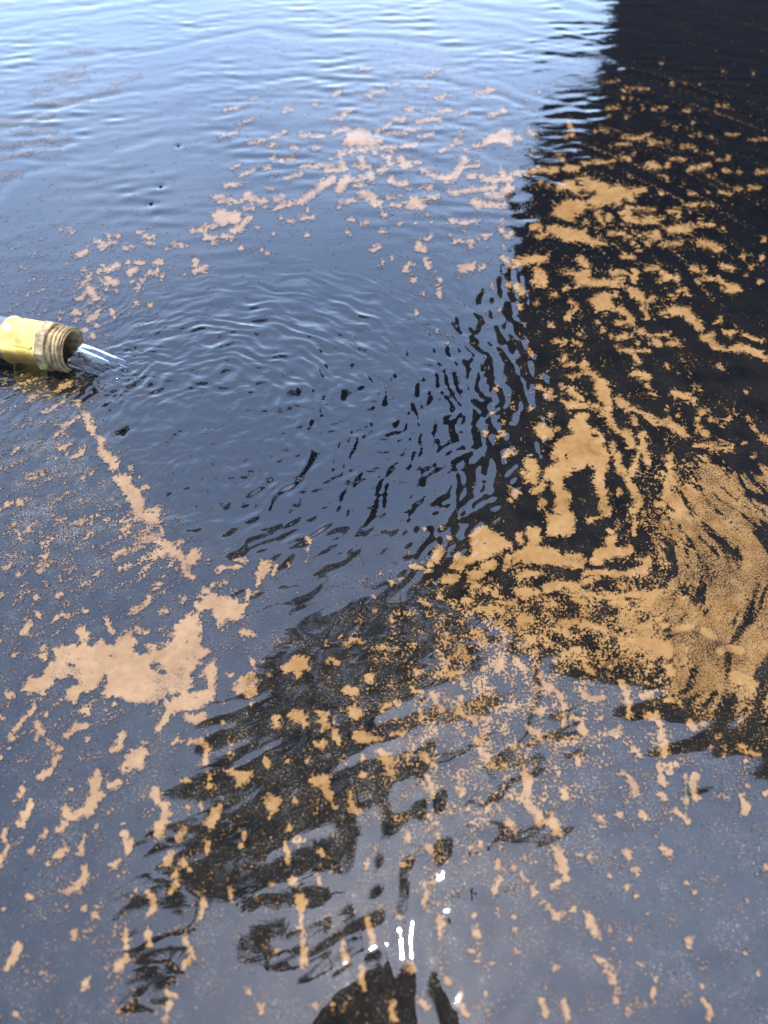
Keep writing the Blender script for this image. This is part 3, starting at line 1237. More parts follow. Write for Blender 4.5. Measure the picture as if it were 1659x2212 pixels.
# loose specks: local cover of pollen grains, as read from the photograph (centre, radii, turn, cover)
def gauss(cx, cy, rx, ry, turn=0):
    px, py = SX*.6636-cx, SY*.66366-cy; c, s = math.cos(math.radians(turn)), math.sin(math.radians(turn))
    return np.exp(-(((px*c+py*s)/rx)**2+((-px*s+py*c)/ry)**2))
near = smooth(.62, .40, WY)
D = 0.014+0.052*near+.035*smooth(.26, .10, WY)
for g in ((140, 1060, 230, 200, 0, .15), (60, 1180, 180, 160, 0, .10), (1590, 1200, 140, 170, 0, .50), (1480, 1080, 120, 110, 0, .40), (1560, 1430, 190, 130, 30, .42),
          (1380, 1330, 120, 90, 0, .30), (1130, 1340, 190, 110, 0, .24), (1000, 1420, 220, 170, 0, .14), (1180, 1560, 280, 200, 0, .12), (1000, 1700, 260, 260, 0, .17),
          (1330, 620, 220, 260, 0, .06), (1500, 300, 240, 230, 0, .10), (340, 1206, 46, 52, 0, .42), (300, 1130, 50, 60, 0, .30), (430, 1330, 70, 60, 0, .10), (250, 1500, 260, 200, 0, .08),
          (100, 600, 200, 120, 0, .12), (60, 830, 130, 60, 0, .16), (900, 230, 480, 150, 0, .09), (1250, 900, 160, 200, 0, .05), (200, 2000, 260, 190, 0, .05), (1250, 450, 150, 90, 0, .10)):
    D = D+g[5]*gauss(*g[:5])
jet = smooth(1.35, .75, np.hypot((SX*.6636-640)/400, (SY*.66366-880)/270))
D = D*(1-.88*jet)
a = math.radians(38); sx_ = WX*math.cos(a)+WY*math.sin(a); sy_ = -WX*math.sin(a)+WY*math.cos(a)
left = smooth(.02, -.10, WX)
# grains gather in streaks: along the drift on the left, along the rings elsewhere
rI = np.hypot(WX-IX, WY-IY); tI = np.arctan2(WY-IY, WX-IX)
clump_l = fbm(sx_/.011, sy_/.0052, 2, 151); clump_r = fbm(tI*9+WX*20, rI/.0075, 2, 161)
clump_i = fbm(WX/.0075, WY/.0075, 2, 165)
fan = smooth(.10, .18, WX)
clump = left*clump_l+(1-left)*(fan*clump_r+(1-fan)*clump_i)
nb = smooth(.34, .14, WY)
grain = (1-nb)*fbm(WX/.0021, WY/.0021, 3, 171, .8)+nb*fbm(WX/.00125, WY/.00125, 3, 177, .8)
fa_ = math.radians(-38); f1 = WX*math.cos(fa_)+WY*math.sin(fa_); f2 = -WX*math.sin(fa_)+WY*math.cos(fa_)
f2w = f2+.006*pnoise(WX*14, WY*14, 181); streak = fbm(f1/.0058, f2w/.0015, 3, 183, .8)
fanz = np.clip(1.6*gauss(1600, 1190, 150, 230)+gauss(1520, 1440, 180, 100, 25), 0, 1)
v = (0.62*clump+0.95*grain)/1.135
fx_, fy_ = ground(1225, 1190); rF = np.hypot(WX-float(fx_), WY-float(fy_)); tF = np.arctan2(WY-float(fy_), WX-float(fx_))
arcs = fbm(tF*2.6+.5*pnoise(WX*12, WY*12, 185), (rF+.0035*pnoise(WX*22, WY*22, 186))/.0072, 3, 187, .6)
v = v*(1-fanz)+fanz*(.24*streak+.34*grain+.92*arcs)
D = D+.13*fanz
U = 0.5*(1+np.tanh(0.7979*v*(1+0.044715*v*v)))
F2 = (U-(1-np.clip(D, 0, .86)))*5.5
F = np.maximum(F, F2)
# nothing floats where the hose lies in the water
hose_zone = (np.abs(SY*.66366-(748+.13*SX*.6636)) < 52) & (SX*.6636 < 185)
F = np.where(hose_zone, -1, F)
film = smooth(470, 330, SX*.6636)*smooth(430, 380, SY*.66366)       # only a thin film is left far out on the left
CAP = 1.35-1.2*film-.76*np.clip(fanz, 0, 1)*smooth(6, -4, S)
F = F+.45
F[0, :] = F[-1, :] = -1; F[:, 0] = F[:, -1] = -1

# marching squares over the survey grid -> thin sheets lying on the water
inside = F > 0
ny_, nx_ = F.shape
case = (inside[:-1, :-1]*1+inside[:-1, 1:]*2+inside[1:, 1:]*4+inside[1:, :-1]*8).astype(np.int8)
vid = np.full(F.shape, -1, np.int64); ni = int(inside.sum()); vid[inside] = np.arange(ni)
hx = inside[:, :-1] != inside[:, 1:]; nh = int(hx.sum()); hid = np.full(hx.shape, -1, np.int64); hid[hx] = ni+np.arange(nh)
vx = inside[:-1, :] != inside[1:, :]; nv = int(vx.sum()); vvid = np.full(vx.shape, -1, np.int64); vvid[vx] = ni+nh+np.arange(nv)
PX = np.empty(ni+nh+nv, np.float32); PY = np.empty_like(PX)
PX[:ni] = WX[inside]; PY[:ni] = WY[inside]
def cut(A, B, fa, fb):
    t = fa/(fa-fb); return A+(B-A)*t
fa, fb = F[:, :-1][hx], F[:, 1:][hx]
PX[ni:ni+nh] = cut(WX[:, :-1][hx], WX[:, 1:][hx], fa, fb); PY[ni:ni+nh] = cut(WY[:, :-1][hx], WY[:, 1:][hx], fa, fb)
fa, fb = F[:-1, :][vx], F[1:, :][vx]
PX[ni+nh:] = cut(WX[:-1, :][vx], WX[1:, :][vx], fa, fb); PY[ni+nh:] = cut(WY[:-1, :][vx], WY[1:, :][vx], fa, fb)
PZ = height(PX, PY)*smooth(.9, .5, np.abs(PX))*smooth(-.5, -.1, PY)*smooth(1.8, 1.2, PY)+.00018
PCO = np.stack([PX, PY, PZ], -1)
PCOV = np.zeros(len(PX), np.float32)
thin = (1.06+.30*pnoise(WX/.021, WY/.021, 191)+.16*pnoise(WX/.006, WY/.006, 192))
PCOV[:ni] = np.minimum(F[inside]/1.15-.12, (CAP*np.clip(thin, .35, 1.3))[inside])
# connected rafts
cj, ci = np.nonzero(case); ncell = len(cj); cid = np.full(case.shape, -1, np.int64); cid[cj, ci] = np.arange(ncell)
core = F > 1.0                                # rafts hang together where the cover is thick, loose fringes do not bridge them
corec = core[:-1, :-1] | core[:-1, 1:] | core[1:, 1:] | core[1:, :-1]
e1 = (cid[:, :-1] >= 0) & (cid[:, 1:] >= 0) & (core[:-1, 1:-1] | core[1:, 1:-1])
e2 = (cid[:-1, :] >= 0) & (cid[1:, :] >= 0) & (core[1:-1, :-1] | core[1:-1, 1:])
EA = np.concatenate([cid[:, :-1][e1], cid[:-1, :][e2]]); EB = np.concatenate([cid[:, 1:][e1], cid[1:, :][e2]])
lab = np.arange(ncell)
while True:
    la, lb = lab[EA], lab[EB]; m = np.minimum(la, lb)
    if (la == lb).all(): break
    np.minimum.at(lab, la, m); np.minimum.at(lab, lb, m)
    while True:
        l2 = lab[lab]
        if (l2 == lab).all(): break
        lab = l2
LG = np.full(case.shape, -1, np.int64); LG[cj, ci] = np.where(corec[cj, ci], lab, -1)
for it in range(6):                          # the thin fringe goes to the raft it touches
    for sh in ((0, 1), (0, -1), (1, 0), (-1, 0)):
        nb_ = np.roll(LG, sh, (0, 1)); take = (LG < 0) & (cid >= 0) & (nb_ >= 0); LG[take] = nb_[take]
lab = np.where(LG[cj, ci] >= 0, LG[cj, ci], lab)
LUT = {1: ['c0', 'e0', 'e3'], 2: ['c1', 'e1', 'e0'], 3: ['c0', 'c1', 'e1', 'e3'], 4: ['c2', 'e2', 'e1'], 5: ['c0', 'e0', 'e1', 'c2', 'e2', 'e3'],
       6: ['c1', 'c2', 'e2', 'e0'], 7: ['c0', 'c1', 'c2', 'e2', 'e3'], 8: ['c3', 'e3', 'e2'], 9: ['c0', 'e0', 'e2', 'c3'], 10: ['c1', 'e1', 'e2', 'c3', 'e3', 'e0'],
       11: ['c0', 'c1', 'e1', 'e2', 'c3'], 12: ['c2', 'c3', 'e3', 'e1'], 13: ['c0', 'e0', 'e1', 'c2', 'c3'], 14: ['c1', 'c2', 'c3', 'e3', 'e0'], 15: ['c0', 'c1', 'c2', 'c3']}
def tok(t, j, i):
    if t == 'c0': return vid[j, i]
    if t == 'c1': return vid[j, i+1]
    if t == 'c2': return vid[j+1, i+1]
    if t == 'c3': return vid[j+1, i]
    if t == 'e0': return hid[j, i]
    if t == 'e1': return vvid[j, i+1]
    if t == 'e2': return hid[j+1, i]
    return vvid[j, i]
POLY = []                                    # (cell labels, n x k vertex ids)
for c, toks in LUT.items():
    sel = case[cj, ci] == c
    if not sel.any(): continue
    j, i = cj[sel], ci[sel]
    POLY.append((lab[sel], np.stack([tok(t, j, i) for t in toks[::-1]], -1)))
SORTED = []
for lb_, v_ in POLY:
    o_ = np.argsort(lb_, kind='stable'); SORTED.append((lb_[o_], v_[o_]))
def raft_mesh(name, pick):
    loops = []; starts = []; pos = 0
    for lb_, v_ in SORTED:
        w = pick(lb_, v_)
        if not len(w): continue
        loops.append(w.ravel()); starts.append(pos+np.arange(len(w))*w.shape[1]); pos += w.size
    loops = np.concatenate(loops); starts = np.concatenate(starts)
    u, inv = np.unique(loops, return_inverse=True)
    me_ = fast_mesh(name, PCO[u], inv, starts)
    at_ = me_.attributes.new('cover', 'FLOAT', 'POINT'); at_.data.foreach_set('value', PCOV[u])
    return me_
sizes = np.bincount(lab, minlength=ncell)
RAFTS = [
    (300, 1473, 'largest tan pollen raft, a ragged patch at lower left'), (167, 873, 'narrow pollen strip starting just below the brass hose end'),
    (227, 970, 'ragged pollen strip second down the diagonal trail below the hose'), (290, 1085, 'third ragged strip down the diagonal pollen trail, with a knobbly edge'),
    (400, 1195, 'hooked lower end of the diagonal pollen trail below the hose'), (484, 1312, 'blocky pollen patch touching the upper right of the largest raft'),
    (570, 1228, 'small upright pollen tongue pointing into the clear stirred water'), 
    (643, 1439, 'five sided pollen patch just right of the largest raft'), (530, 1480, 'rounded pollen patch between the largest raft and the dark tree reflection'),
    (641, 1549, 'broad shield shaped pollen patch on the dark tree reflection'), (696, 1555, 'wedge shaped pollen patch hanging point down on the dark tree reflection'),
    (766, 1540, 'roundish pollen patch on the dark tree reflection, above a wide one'), (793, 1592, 'wide two lobed pollen patch on the dark tree reflection'),
    (596, 1555, 'small upright pollen patch left of the shield shaped one'), (693, 1607, 'round pollen blot under the hanging wedge'),
    (514, 1675, 'heart shaped pollen patch at the left edge of the dark reflection'), (460, 1765, 'oblong orange pollen patch inside the lower left tip of the dark reflection'),
    (347, 1758, 'thick bent pollen streak left of the dark reflection'), (207, 1725, 'long slanting pollen raft below the largest raft'),
    (280, 1825, 'short thick pollen streak below the long slanting raft'), (167, 1908, 'sickle shaped pollen patch at lower left'),
    (586, 1735, 'shield shaped pollen blot low in the dark tree reflection'), (700, 1695, 'slanting pollen patch with a broad head low in the dark reflection'),
    (1139, 1708, 'long wavy pollen streak right of the dark tree reflection'), 
    (1212, 1865, 'lowest link of the chain of pollen streaks at lower right'), (1352, 1685, 'slanting pollen streak alone on grey water at lower right'),
    (1502, 1698, 'upright pollen streak near the right edge at lower right'), (1286, 2008, 'ragged slanting pollen streak near the bottom right'),
    (1436, 1616, 'squarish end of the pollen chain at lower right'), (1352, 1506, 'bent upright pollen finger below the house edge reflection'),
    (1322, 410, 'broad golden pollen raft at the sky and house reflection edge'), (1479, 676, 'hooked golden pollen raft on the dark house reflection'),
    (1579, 623, 'stubby pollen raft near the right edge on the dark house reflection'), (1605, 753, 'long pollen streak running off the right edge'),
    (1379, 810, 'oval pollen blot on the dark house reflection'), (1475, 857, 'slanting short pollen bar on the dark house reflection'),
    (1172, 930, 'round pollen blot at the left edge of the golden field'), (1292, 1000, 'sprawling golden pollen field at the right, the widest of all'),
    (943, 1205, 'leaf shaped pollen patch standing at the lower tip of the clear water'), (780, 300, 'pale pollen raft, the largest in the blue sky reflection'),
    (487, 470, 'pale pollen patch at the left end of the upper arc'), (686, 407, 'long pale slanting pollen streak in the upper arc'),
    (907, 440, 'pale pollen patch with an upturned arm in the upper arc'), (980, 380, 'pale hook shaped pollen streak in the upper arc'),
    (200, 633, 'arrow shaped pollen patch above the brass hose end'), (237, 603, 'wide pollen patch highest above the brass hose end'),
    (430, 581, 'small pollen patch with a pointed top at the upper rim of the clear water'), (140, 833, 'orange pollen blot in the shade just under the brass fitting'),
    (1239, 510, 'long golden raft just below the broad raft at the reflection edge')]
used = set()
for (px, py, label) in RAFTS:
    i = (px/.6636-ax[0])/STEP; j = (py/.66366-ay[0])/STEP
    best = None
    j0, i0 = int(j), int(i); R = 14
    sub = cid[j0-R:j0+R+1, i0-R:i0+R+1]; jj, ii = np.nonzero(sub >= 0)
    if not len(jj): continue
    for k in np.argsort((jj-R)**2+(ii-R)**2)[:200]:
        l = int(lab[sub[jj[k], ii[k]]])
        if sizes[l] >= 60: best = l; break
    if best is None or best in used: print('raft missed', px, py, label, best in used); continue
    used.add(best)
    o = link('pollen_raft', raft_mesh('pollen_raft', lambda q_, v_, b=best: v_[np.searchsorted(q_, b, 'left'):np.searchsorted(q_, b, 'right')]), M['pollen'], smooth=True)
    tag(o, label, 'pollen raft', 'pollen rafts floating on the pond')
ul = np.array(sorted(used))
o = link('floating_pollen', raft_mesh('floating_pollen', lambda q_, v_: v_[~np.isin(q_, ul)]), M['pollen'], smooth=True)
tag(o, 'countless loose specks and flecks of tan pollen on the water', 'pollen', kind='stuff')

# ------------------------------------------------------------------ ground around the pond
M['soil'] = material('trodden_soil', (.05, .045, .035), .95); noise_color(M['soil'], (.035, .035, .022), (.075, .065, .045), 3.0, 8)
M['liner'] = material('pond_liner', (.012, .012, .014), .6)
bm = bmesh.new()
def ring(sz, z): return [bm.verts.new((POND[0]-sz, POND[2]-sz, z)), bm.verts.new((POND[1]+sz, POND[2]-sz, z)), bm.verts.new((POND[1]+sz, POND[3]+sz, z)), bm.verts.new((POND[0]-sz, POND[3]+sz, z))]
R0, R1, R2 = ring(0.02, .05), ring(3, .07), ring(900, .0)
for A_, B_ in ((R0, R1), (R1, R2)):
    for k in range(4): bm.faces.new((A_[k], B_[k], B_[(k+1) % 4], A_[(k+1) % 4]))
gr = from_bm('ground', bm, M['soil']); tag(gr, 'bare soil round the pond', 'ground', kind='structure')
bm = bmesh.new()
R0, R1 = ring(0.02, .05), ring(-.05, -.6)
for k in range(4): bm.faces.new((R0[k], R0[(k+1) % 4], R1[(k+1) % 4], R1[k]))
bm.faces.new(R1)
pl = from_bm('pond_bed', bm, M['liner']); tag(pl, 'black liner of the pond', 'pond', kind='structure')

# ------------------------------------------------------------------ house whose shaded wall darkens the right side of the mirror
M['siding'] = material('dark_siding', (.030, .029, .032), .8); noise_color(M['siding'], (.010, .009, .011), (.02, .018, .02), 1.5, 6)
M['fascia'] = material('red_brown_fascia', (.07, .018, .014), .6)
M['roof'] = material('roof_felt', (.03, .028, .028), .9)
M['pane'] = material('window_glass', (.01, .011, .013), .05)
M['frame'] = material('window_frame', (.05, .05, .05), .5)
AZ = math.radians(33); EV = Vector((math.cos(AZ), -math.sin(AZ), 0)); NV = Vector((math.sin(AZ), math.cos(AZ), 0)); HD = 5.0
def hp(s_, n_, z_): return EV*s_+NV*(HD+n_)+Vector((0, 0, z_))
def hbox(name, s0, s1, n0, n1, z0, z1, mat, parent):
    bm = bmesh.new()
    v = [bm.verts.new(hp(a_, b_, c_)) for c_ in (z0, z1) for (a_, b_) in ((s0, n0), (s1, n0), (s1, n1), (s0, n1))]
    for f in ((3, 2, 1, 0), (4, 5, 6, 7), (0, 1, 5, 4), (1, 2, 6, 5), (2, 3, 7, 6), (3, 0, 4, 7)): bm.faces.new([v[k] for k in f])
    return from_bm(name, bm, mat, parent)
house = empty('house', (0, 0, 0)); tag(house, 'dark two storey house seen only mirrored in the water at right', 'house')
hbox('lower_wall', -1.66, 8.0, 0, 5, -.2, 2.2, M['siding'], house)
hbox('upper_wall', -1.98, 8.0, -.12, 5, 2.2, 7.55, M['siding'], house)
hbox('eave', -2.38, 8.3, -.42, 5.4, 7.55, 7.70, M['siding'], house)
hbox('fascia', -2.40, 8.32, -.44, 5.42, 7.70, 7.92, M['fascia'], house)
bm = bmesh.new()
v = [bm.verts.new(hp(*p)) for p in ((-2.36, -.40, 7.921), (8.28, -.40, 7.921), (8.28, 5.38, 7.921), (-2.36, 5.38, 7.921), (1.0, 2.5, 9.0), (5.0, 2.5, 9.0))]
for f in ((0, 1, 5, 4), (1, 2, 5), (2, 3, 4, 5), (3, 0, 4)): bm.faces.new([v[k] for k in f])
from_bm('roof', bm, M['roof'], house)
for (s0, z0) in ((.2, 3.6), (2.6, 3.6), (5.0, 3.6), (1.4, .7), (4.2, .7)):
    w_ = hbox('window', s0, s0+1.1, (-.15 if z0 > 2 else -.03), (-.10 if z0 > 2 else .02), z0, z0+1.3, M['frame'], house)
    for k in (0, 1):
        hbox('pane', s0+.06+k*.52, s0+.52+k*.52, (-.154 if z0 > 2 else -.034), (-.149 if z0 > 2 else -.029), z0+.07, z0+1.23, M['pane'], w_)

# ------------------------------------------------------------------ tall tree spreading over the pond
M['bark'] = material('bark', (.04, .03, .022), .95); noise_color(M['bark'], (.025, .018, .013), (.06, .047, .035), 4, 6)
M['leaf'] = material('leaf', (.022, .032, .012), .6); noise_color(M['leaf'], (.016, .024, .009), (.032, .045, .017), 1.2, 3)
def tube(bm, pts, radii, seg=10):
    rings = []
    for k, p in enumerate(pts):
        p = Vector(p); t = (Vector(pts[min(k+1, len(pts)-1)])-Vector(pts[max(k-1, 0)])).normalized()
        a_ = t.orthogonal().normalized(); b_ = t.cross(a_)
        if rings and k: 
            a_ = (pa-t*pa.dot(t)).normalized(); b_ = t.cross(a_)
        pa = a_
        rings.append([bm.verts.new(p+(a_*math.cos(2*math.pi*j/seg)+b_*math.sin(2*math.pi*j/seg))*radii[k]) for j in range(seg)])
    for r0, r1 in zip(rings, rings[1:]):
        for j in range(seg): bm.faces.new((r0[j], r0[(j+1) % seg], r1[(j+1) % seg], r1[j]))
    bm.faces.new(rings[0][::-1]); bm.faces.new(rings[-1])
random.seed(11)
tree = empty('tree', (4.2, 11.2, 0)); tag(tree, 'tall spreading leafy tree mirrored dark in the water at lower middle', 'tree')
TB = Vector((4.2, 11.2, 0))
bm = bmesh.new(); fork = Vector((3.3, 9.8, 11.5))
tube(bm, [TB, (4.1, 11.0, 4), (3.8, 10.5, 8), fork], [.38, .30, .26, .22]); 
trunk = from_bm('trunk', bm, M['bark'], None, True); trunk.parent = tree; trunk.matrix_parent_inverse = Matrix.Translation(-TB)
CROWN = [  # outline of the dark mirror image, read on the water, lifted to the height of the crown
    ((620, 1345), (760, 1290), (900, 1270), (1000, 1340), (930, 1420), (900, 1520), (900, 1650), (800, 1760), (760, 1850), (600, 1880), (480, 1930), (370, 1925), (360, 1860), (450, 1690), (470, 1600), (560, 1500)),
    ((500, 1985), (640, 2000), (720, 1975), (700, 2015), (560, 2030)), ((285, 1985), (330, 1975), (330, 2020), (290, 2015)), ((352, 1985), (390, 1990), (390, 2030), (360, 2020)), ((290, 2085), (325, 2085), (330, 2120), (305, 2115)),
    ((1230, 1570), (1300, 1560), (1180, 1640), (1100, 1750), (1040, 1820), (1030, 1800), (1110, 1660)), ((940, 1440), (1040, 1400), (1060, 1450), (980, 1510))]
def in_poly(p, poly):
    c = False
    for a_, b_ in zip(poly, poly[1:]+poly[:1]):
        if (a_[1] > p[1]) != (b_[1] > p[1]) and p[0] < (b_[0]-a_[0])*(p[1]-a_[1])/(b_[1]-a_[1])+a_[0]: c = not c
    return c
leaf_pts = []
for poly in CROWN:
    poly = list(poly); xs = [p[0] for p in poly]; ys = [p[1] for p in poly]
    area = (max(xs)-min(xs))*(max(ys)-min(ys)); n_ = int(area/120)+30
    for k in range(n_):
        p = (random.uniform(min(xs), max(xs)), random.uniform(min(ys), max(ys)))
        if not in_poly(p, poly): continue
        d = mirror_dir(*p); z = random.uniform(13.5, 17.5); leaf_pts.append(d*(z/d.z))
bm = bmesh.new()
for c in leaf_pts:
    for k in range(2):
        q_ = c+Vector((random.gauss(0, .09), random.gauss(0, .09), random.gauss(0, .3)))
        L = random.uniform(.14, .26); a_ = random.uniform(0, 6.28); t_ = Vector((math.cos(a_), math.sin(a_), random.uniform(-.5, .5))).normalized()
        s_ = t_.cross(Vector((random.uniform(-.5, .5), random.uniform(-.5, .5), 1))).normalized()*L*.36; up = Vector((0, 0, .03))
        v = [bm.verts.new(q_-t_*L*.5), bm.verts.new(q_-s_+up), bm.verts.new(q_+t_*L*.5), bm.verts.new(q_+s_+up)]
        bm.faces.new((v[0], v[1], v[2])); bm.faces.new((v[0], v[2], v[3]))
crown = from_bm('crown', bm, M['leaf'], None); crown.parent = tree; crown.matrix_parent_inverse = Matrix.Translation(-TB)
for tgt in ((700, 1600), (480, 1850), (860, 1400), (620, 2005), (1130, 1700)):
    d = mirror_dir(*tgt); e_ = d*(15.5/d.z); mid = fork.lerp(e_, .5)+Vector((0, 0, 1.0))
    bm = bmesh.new(); tube(bm, [fork, fork.lerp(mid, .5)+Vector((0, 0, .5)), mid, mid.lerp(e_, .6), e_], [.15, .11, .08, .05, .02], 8)
    o = from_bm('limb', bm, M['bark'], None, True); o.parent = tree; o.matrix_parent_inverse = Matrix.Translation(-TB)

# ------------------------------------------------------------------ garden hose with brass coupling
M['brass'] = material('weathered_brass', (.5, .36, .1), .3, 1.0); noise_color(M['brass'], (.46, .29, .07), (.74, .48, .13), 130, 8, .30, .62)
add_bump(M['brass'], 500, .25, .0004, 4)
M['brass_worn'] = material('worn_brass_thread', (.2, .16, .1), .6, .45); noise_color(M['brass_worn'], (.085, .055, .022), (.27, .20, .105), 260, 8, .32, .62)
add_bump(M['brass_worn'], 900, .5, .0005, 4)
M['hose'] = material('grey_hose', (.035, .035, .042), .45); noise_color(M['hose'], (.028, .028, .034), (.045, .045, .055), 60, 4)
hose = empty('garden_hose', (HB[0], HB[1], HZ)); hose.rotation_euler = (0, math.radians(1.5), HPHI)
tag(hose, 'grey garden hose with brass end fitting pouring into the pond', 'hose')
mm = .001
def lathe(name, prof, mat, parent, seg=56, wob=0, flat=None):
    bm = bmesh.new(); rings = []
    rnd = random.Random(3)
    for (x_, r_) in prof:
        rr = []
        for j in range(seg):
            a_ = 2*math.pi*j/seg; r2 = r_
            if flat: r2 = r_*min(1.0, flat/max(.3, max(math.cos(((a_+.2) % (math.pi/4))-math.pi/8)*1.0, .3)))
            r2 *= 1+wob*math.sin(3*a_+x_*900)
            rr.append(bm.verts.new((x_*mm, r2*mm*math.cos(a_), r2*mm*math.sin(a_))))
        rings.append(rr)
    for r0, r1 in zip(rings, rings[1:]):
        for j in range(seg): bm.faces.new((r0[j], r1[j], r1[(j+1) % seg], r0[(j+1) % seg]))
    bmesh.ops.recalc_face_normals(bm, faces=bm.faces)
    o = from_bm(name, bm, mat, None); o.parent = parent
    return o
coup = lathe('coupling_body', [(-38.0, 11.0), (-38.5, 12.6), (-38.1, 13.6), (-37, 14.0), (-35.5, 13.8), (-34, 13.2), (-32.5, 13.0), (-28, 13.0), (-17.5, 12.9), (-16.1, 13.1)], M['brass'], hose)
coup.data.shade_smooth(); coup['label'] = 'smooth yellow brass ferrule crimped on the hose'
# octagonal collar
bm = bmesh.new(); rings = []
for x_, r_ in ((-16.5, 12.6), (-15.9, 14.6), (-15.3, 15.0), (-11.1, 15.0), (-10.4, 14.5), (-9.9, 12.2)):
    rings.append([bm.verts.new((x_*mm, r_*mm*math.cos(math.pi/8+k*math.pi/4), r_*mm*math.sin(math.pi/8+k*math.pi/4))) for k in range(8)])
for r0, r1 in zip(rings, rings[1:]):
    for j in range(8): bm.faces.new((r0[j], r1[j], r1[(j+1) % 8], r0[(j+1) % 8]))
bmesh.ops.recalc_face_normals(bm, faces=bm.faces)
o = from_bm('octagon_collar', bm, M['brass_worn']); o.parent = hose
# screw thread as a helix
bm = bmesh.new(); seg = 72; pitch = 2.45; turns = 3.6; prof = ((0, 11.7), (.32, 11.75), (.42, 12.2), (.5, 13.15), (.62, 13.3), (.76, 13.15), (.86, 12.2), (1, 11.7)); rings = []
nst = int(seg*turns)
for k in range(nst+1):
    a_ = 2*math.pi*k/seg; x0_ = -9.8+pitch*k/seg*1.0
    f_ = min(1, k/12, (nst-k)/12)
    rings.append([bm.verts.new(((x0_+u_*pitch)*mm if x0_+u_*pitch < -.4 else -.4*mm, (11.7+(r_-11.7)*f_)*mm*math.cos(a_), (11.7+(r_-11.7)*f_)*mm*math.sin(a_))) for u_, r_ in prof])
for r0, r1 in zip(rings, rings[1:]):
    for j in range(len(prof)-1): bm.faces.new((r0[j], r0[j+1], r1[j+1], r1[j]))
bmesh.ops.recalc_face_normals(bm, faces=bm.faces)
o = from_bm('screw_thread', bm, M['brass_worn']); o.parent = hose; o.data.shade_smooth()
o = lathe('spout_pipe', [(-12.5, 11.9), (-1.2, 11.9), (-.3, 11.8), (0, 11.5), (0, 10.6), (-.4, 10.2), (-3, 10.0), (-10, 9.9), (-24, 9.9), (-24.1, .2)], M['brass_worn'], hose)
o.data.shade_smooth()
# crimp groove on the ferrule: a shallow raised band with a rounded end
for ang in (-1.05, 2.2, .55):
    bm = bmesh.new(); N = 14; rows = []
    for w_ in (-1, -.7, 0, .7, 1):
        row = []
        for k in range(N+1):
            x_ = -31+13*k/N; a_ = ang+w_*.055*(1 if k < N-2 else 1.4); lift = (13.0+(.42 if abs(w_) < .9 else -.1))*mm
            row.append(bm.verts.new((x_*mm, -lift*math.cos(a_), lift*math.sin(a_))))
        rows.append(row)
    for r0, r1 in zip(rows, rows[1:]):
        for j in range(N): bm.faces.new((r0[j], r0[j+1], r1[j+1], r1[j]))
    bmesh.ops.recalc_face_normals(bm, faces=bm.faces)
    o = from_bm('crimp_rib', bm, M['brass']); o.parent = coup; o.data.shade_smooth()
bm = bmesh.new()
pts = [(-.037, 0, 0), (-.07, 0, -.0003), (-.12, .004, -.001), (-.25, .02, -.003), (-.45, .09, -.003), (-.75, .16, -.002), (-1.15, .18, .002), (-1.42, .16, .06), (-1.7, .1, .07)]
fine = []
for k in range(len(pts)-1):
    p0, p1, p2, p3 = [Vector(pts[min(max(q_, 0), len(pts)-1)]) for q_ in (k-1, k, k+1, k+2)]
    for j in range(6):
        t = j/6; fine.append(.5*((2*p1)+(p2-p0)*t+(2*p0-5*p1+4*p2-p3)*t*t+(3*p1-p0-3*p2+p3)*t**3))
fine.append(Vector(pts[-1]))
tube(bm, fine, [.0122]*len(fine), 28)
o = from_bm('hose_tube', bm, M['hose']); o.parent = hose; o.data.shade_smooth()

# water pouring out of the mouth
M['stream'] = bpy.data.materials.new('clear_water'); M['stream'].use_nodes = True; nt = M['stream'].node_tree; nt.nodes.clear()
so = nt.nodes.new('ShaderNodeOutputMaterial'); s_tr = nt.nodes.new('ShaderNodeBsdfTransparent'); s_tr.inputs[0].default_value = (.80, .84, .88, 1)
s_gl = nt.nodes.new('ShaderNodeBsdfGlossy'); s_gl.inputs['Roughness'].default_value = .04; s_df = nt.nodes.new('ShaderNodeBsdfDiffuse'); s_df.inputs[0].default_value = (.13, .14, .155, 1)
fr = nt.nodes.new('ShaderNodeFresnel'); fr.inputs['IOR'].default_value = 1.36
tcs = nt.nodes.new('ShaderNodeTexCoord'); mps = nt.nodes.new('ShaderNodeMapping'); mps.inputs['Scale'].default_value = (28, 330, 330); nt.links.new(tcs.outputs['Object'], mps.inputs['Vector'])
ns = noise_(nt, mps.outputs[0], 1.0, 4, .6); bps = nt.nodes.new('ShaderNodeBump'); bps.inputs['Strength'].default_value = .22; bps.inputs['Distance'].default_value = .0012
nt.links.new(ns, bps.inputs['Height']); nt.links.new(bps.outputs[0], s_gl.inputs['Normal']); nt.links.new(bps.outputs[0], fr.inputs['Normal'])
m1 = nt.nodes.new('ShaderNodeMixShader'); m2 = nt.nodes.new('ShaderNodeMixShader')
nt.links.new(fr.outputs[0], m1.inputs[0]); nt.links.new(s_tr.outputs[0], m1.inputs[1]); nt.links.new(s_gl.outputs[0], m1.inputs[2])
nt.links.new(math_(nt, 'MULTIPLY', math_(nt, 'MULTIPLY_ADD', ns, 5.0, -2.55, True), .14), m2.inputs[0]); nt.links.new(m1.outputs[0], m2.inputs[1]); nt.links.new(s_df.outputs[0], m2.inputs[2])
nt.links.new(m2.outputs[0], so.inputs[0])
bm = bmesh.new(); rings = []; NS, NC = 60, 64
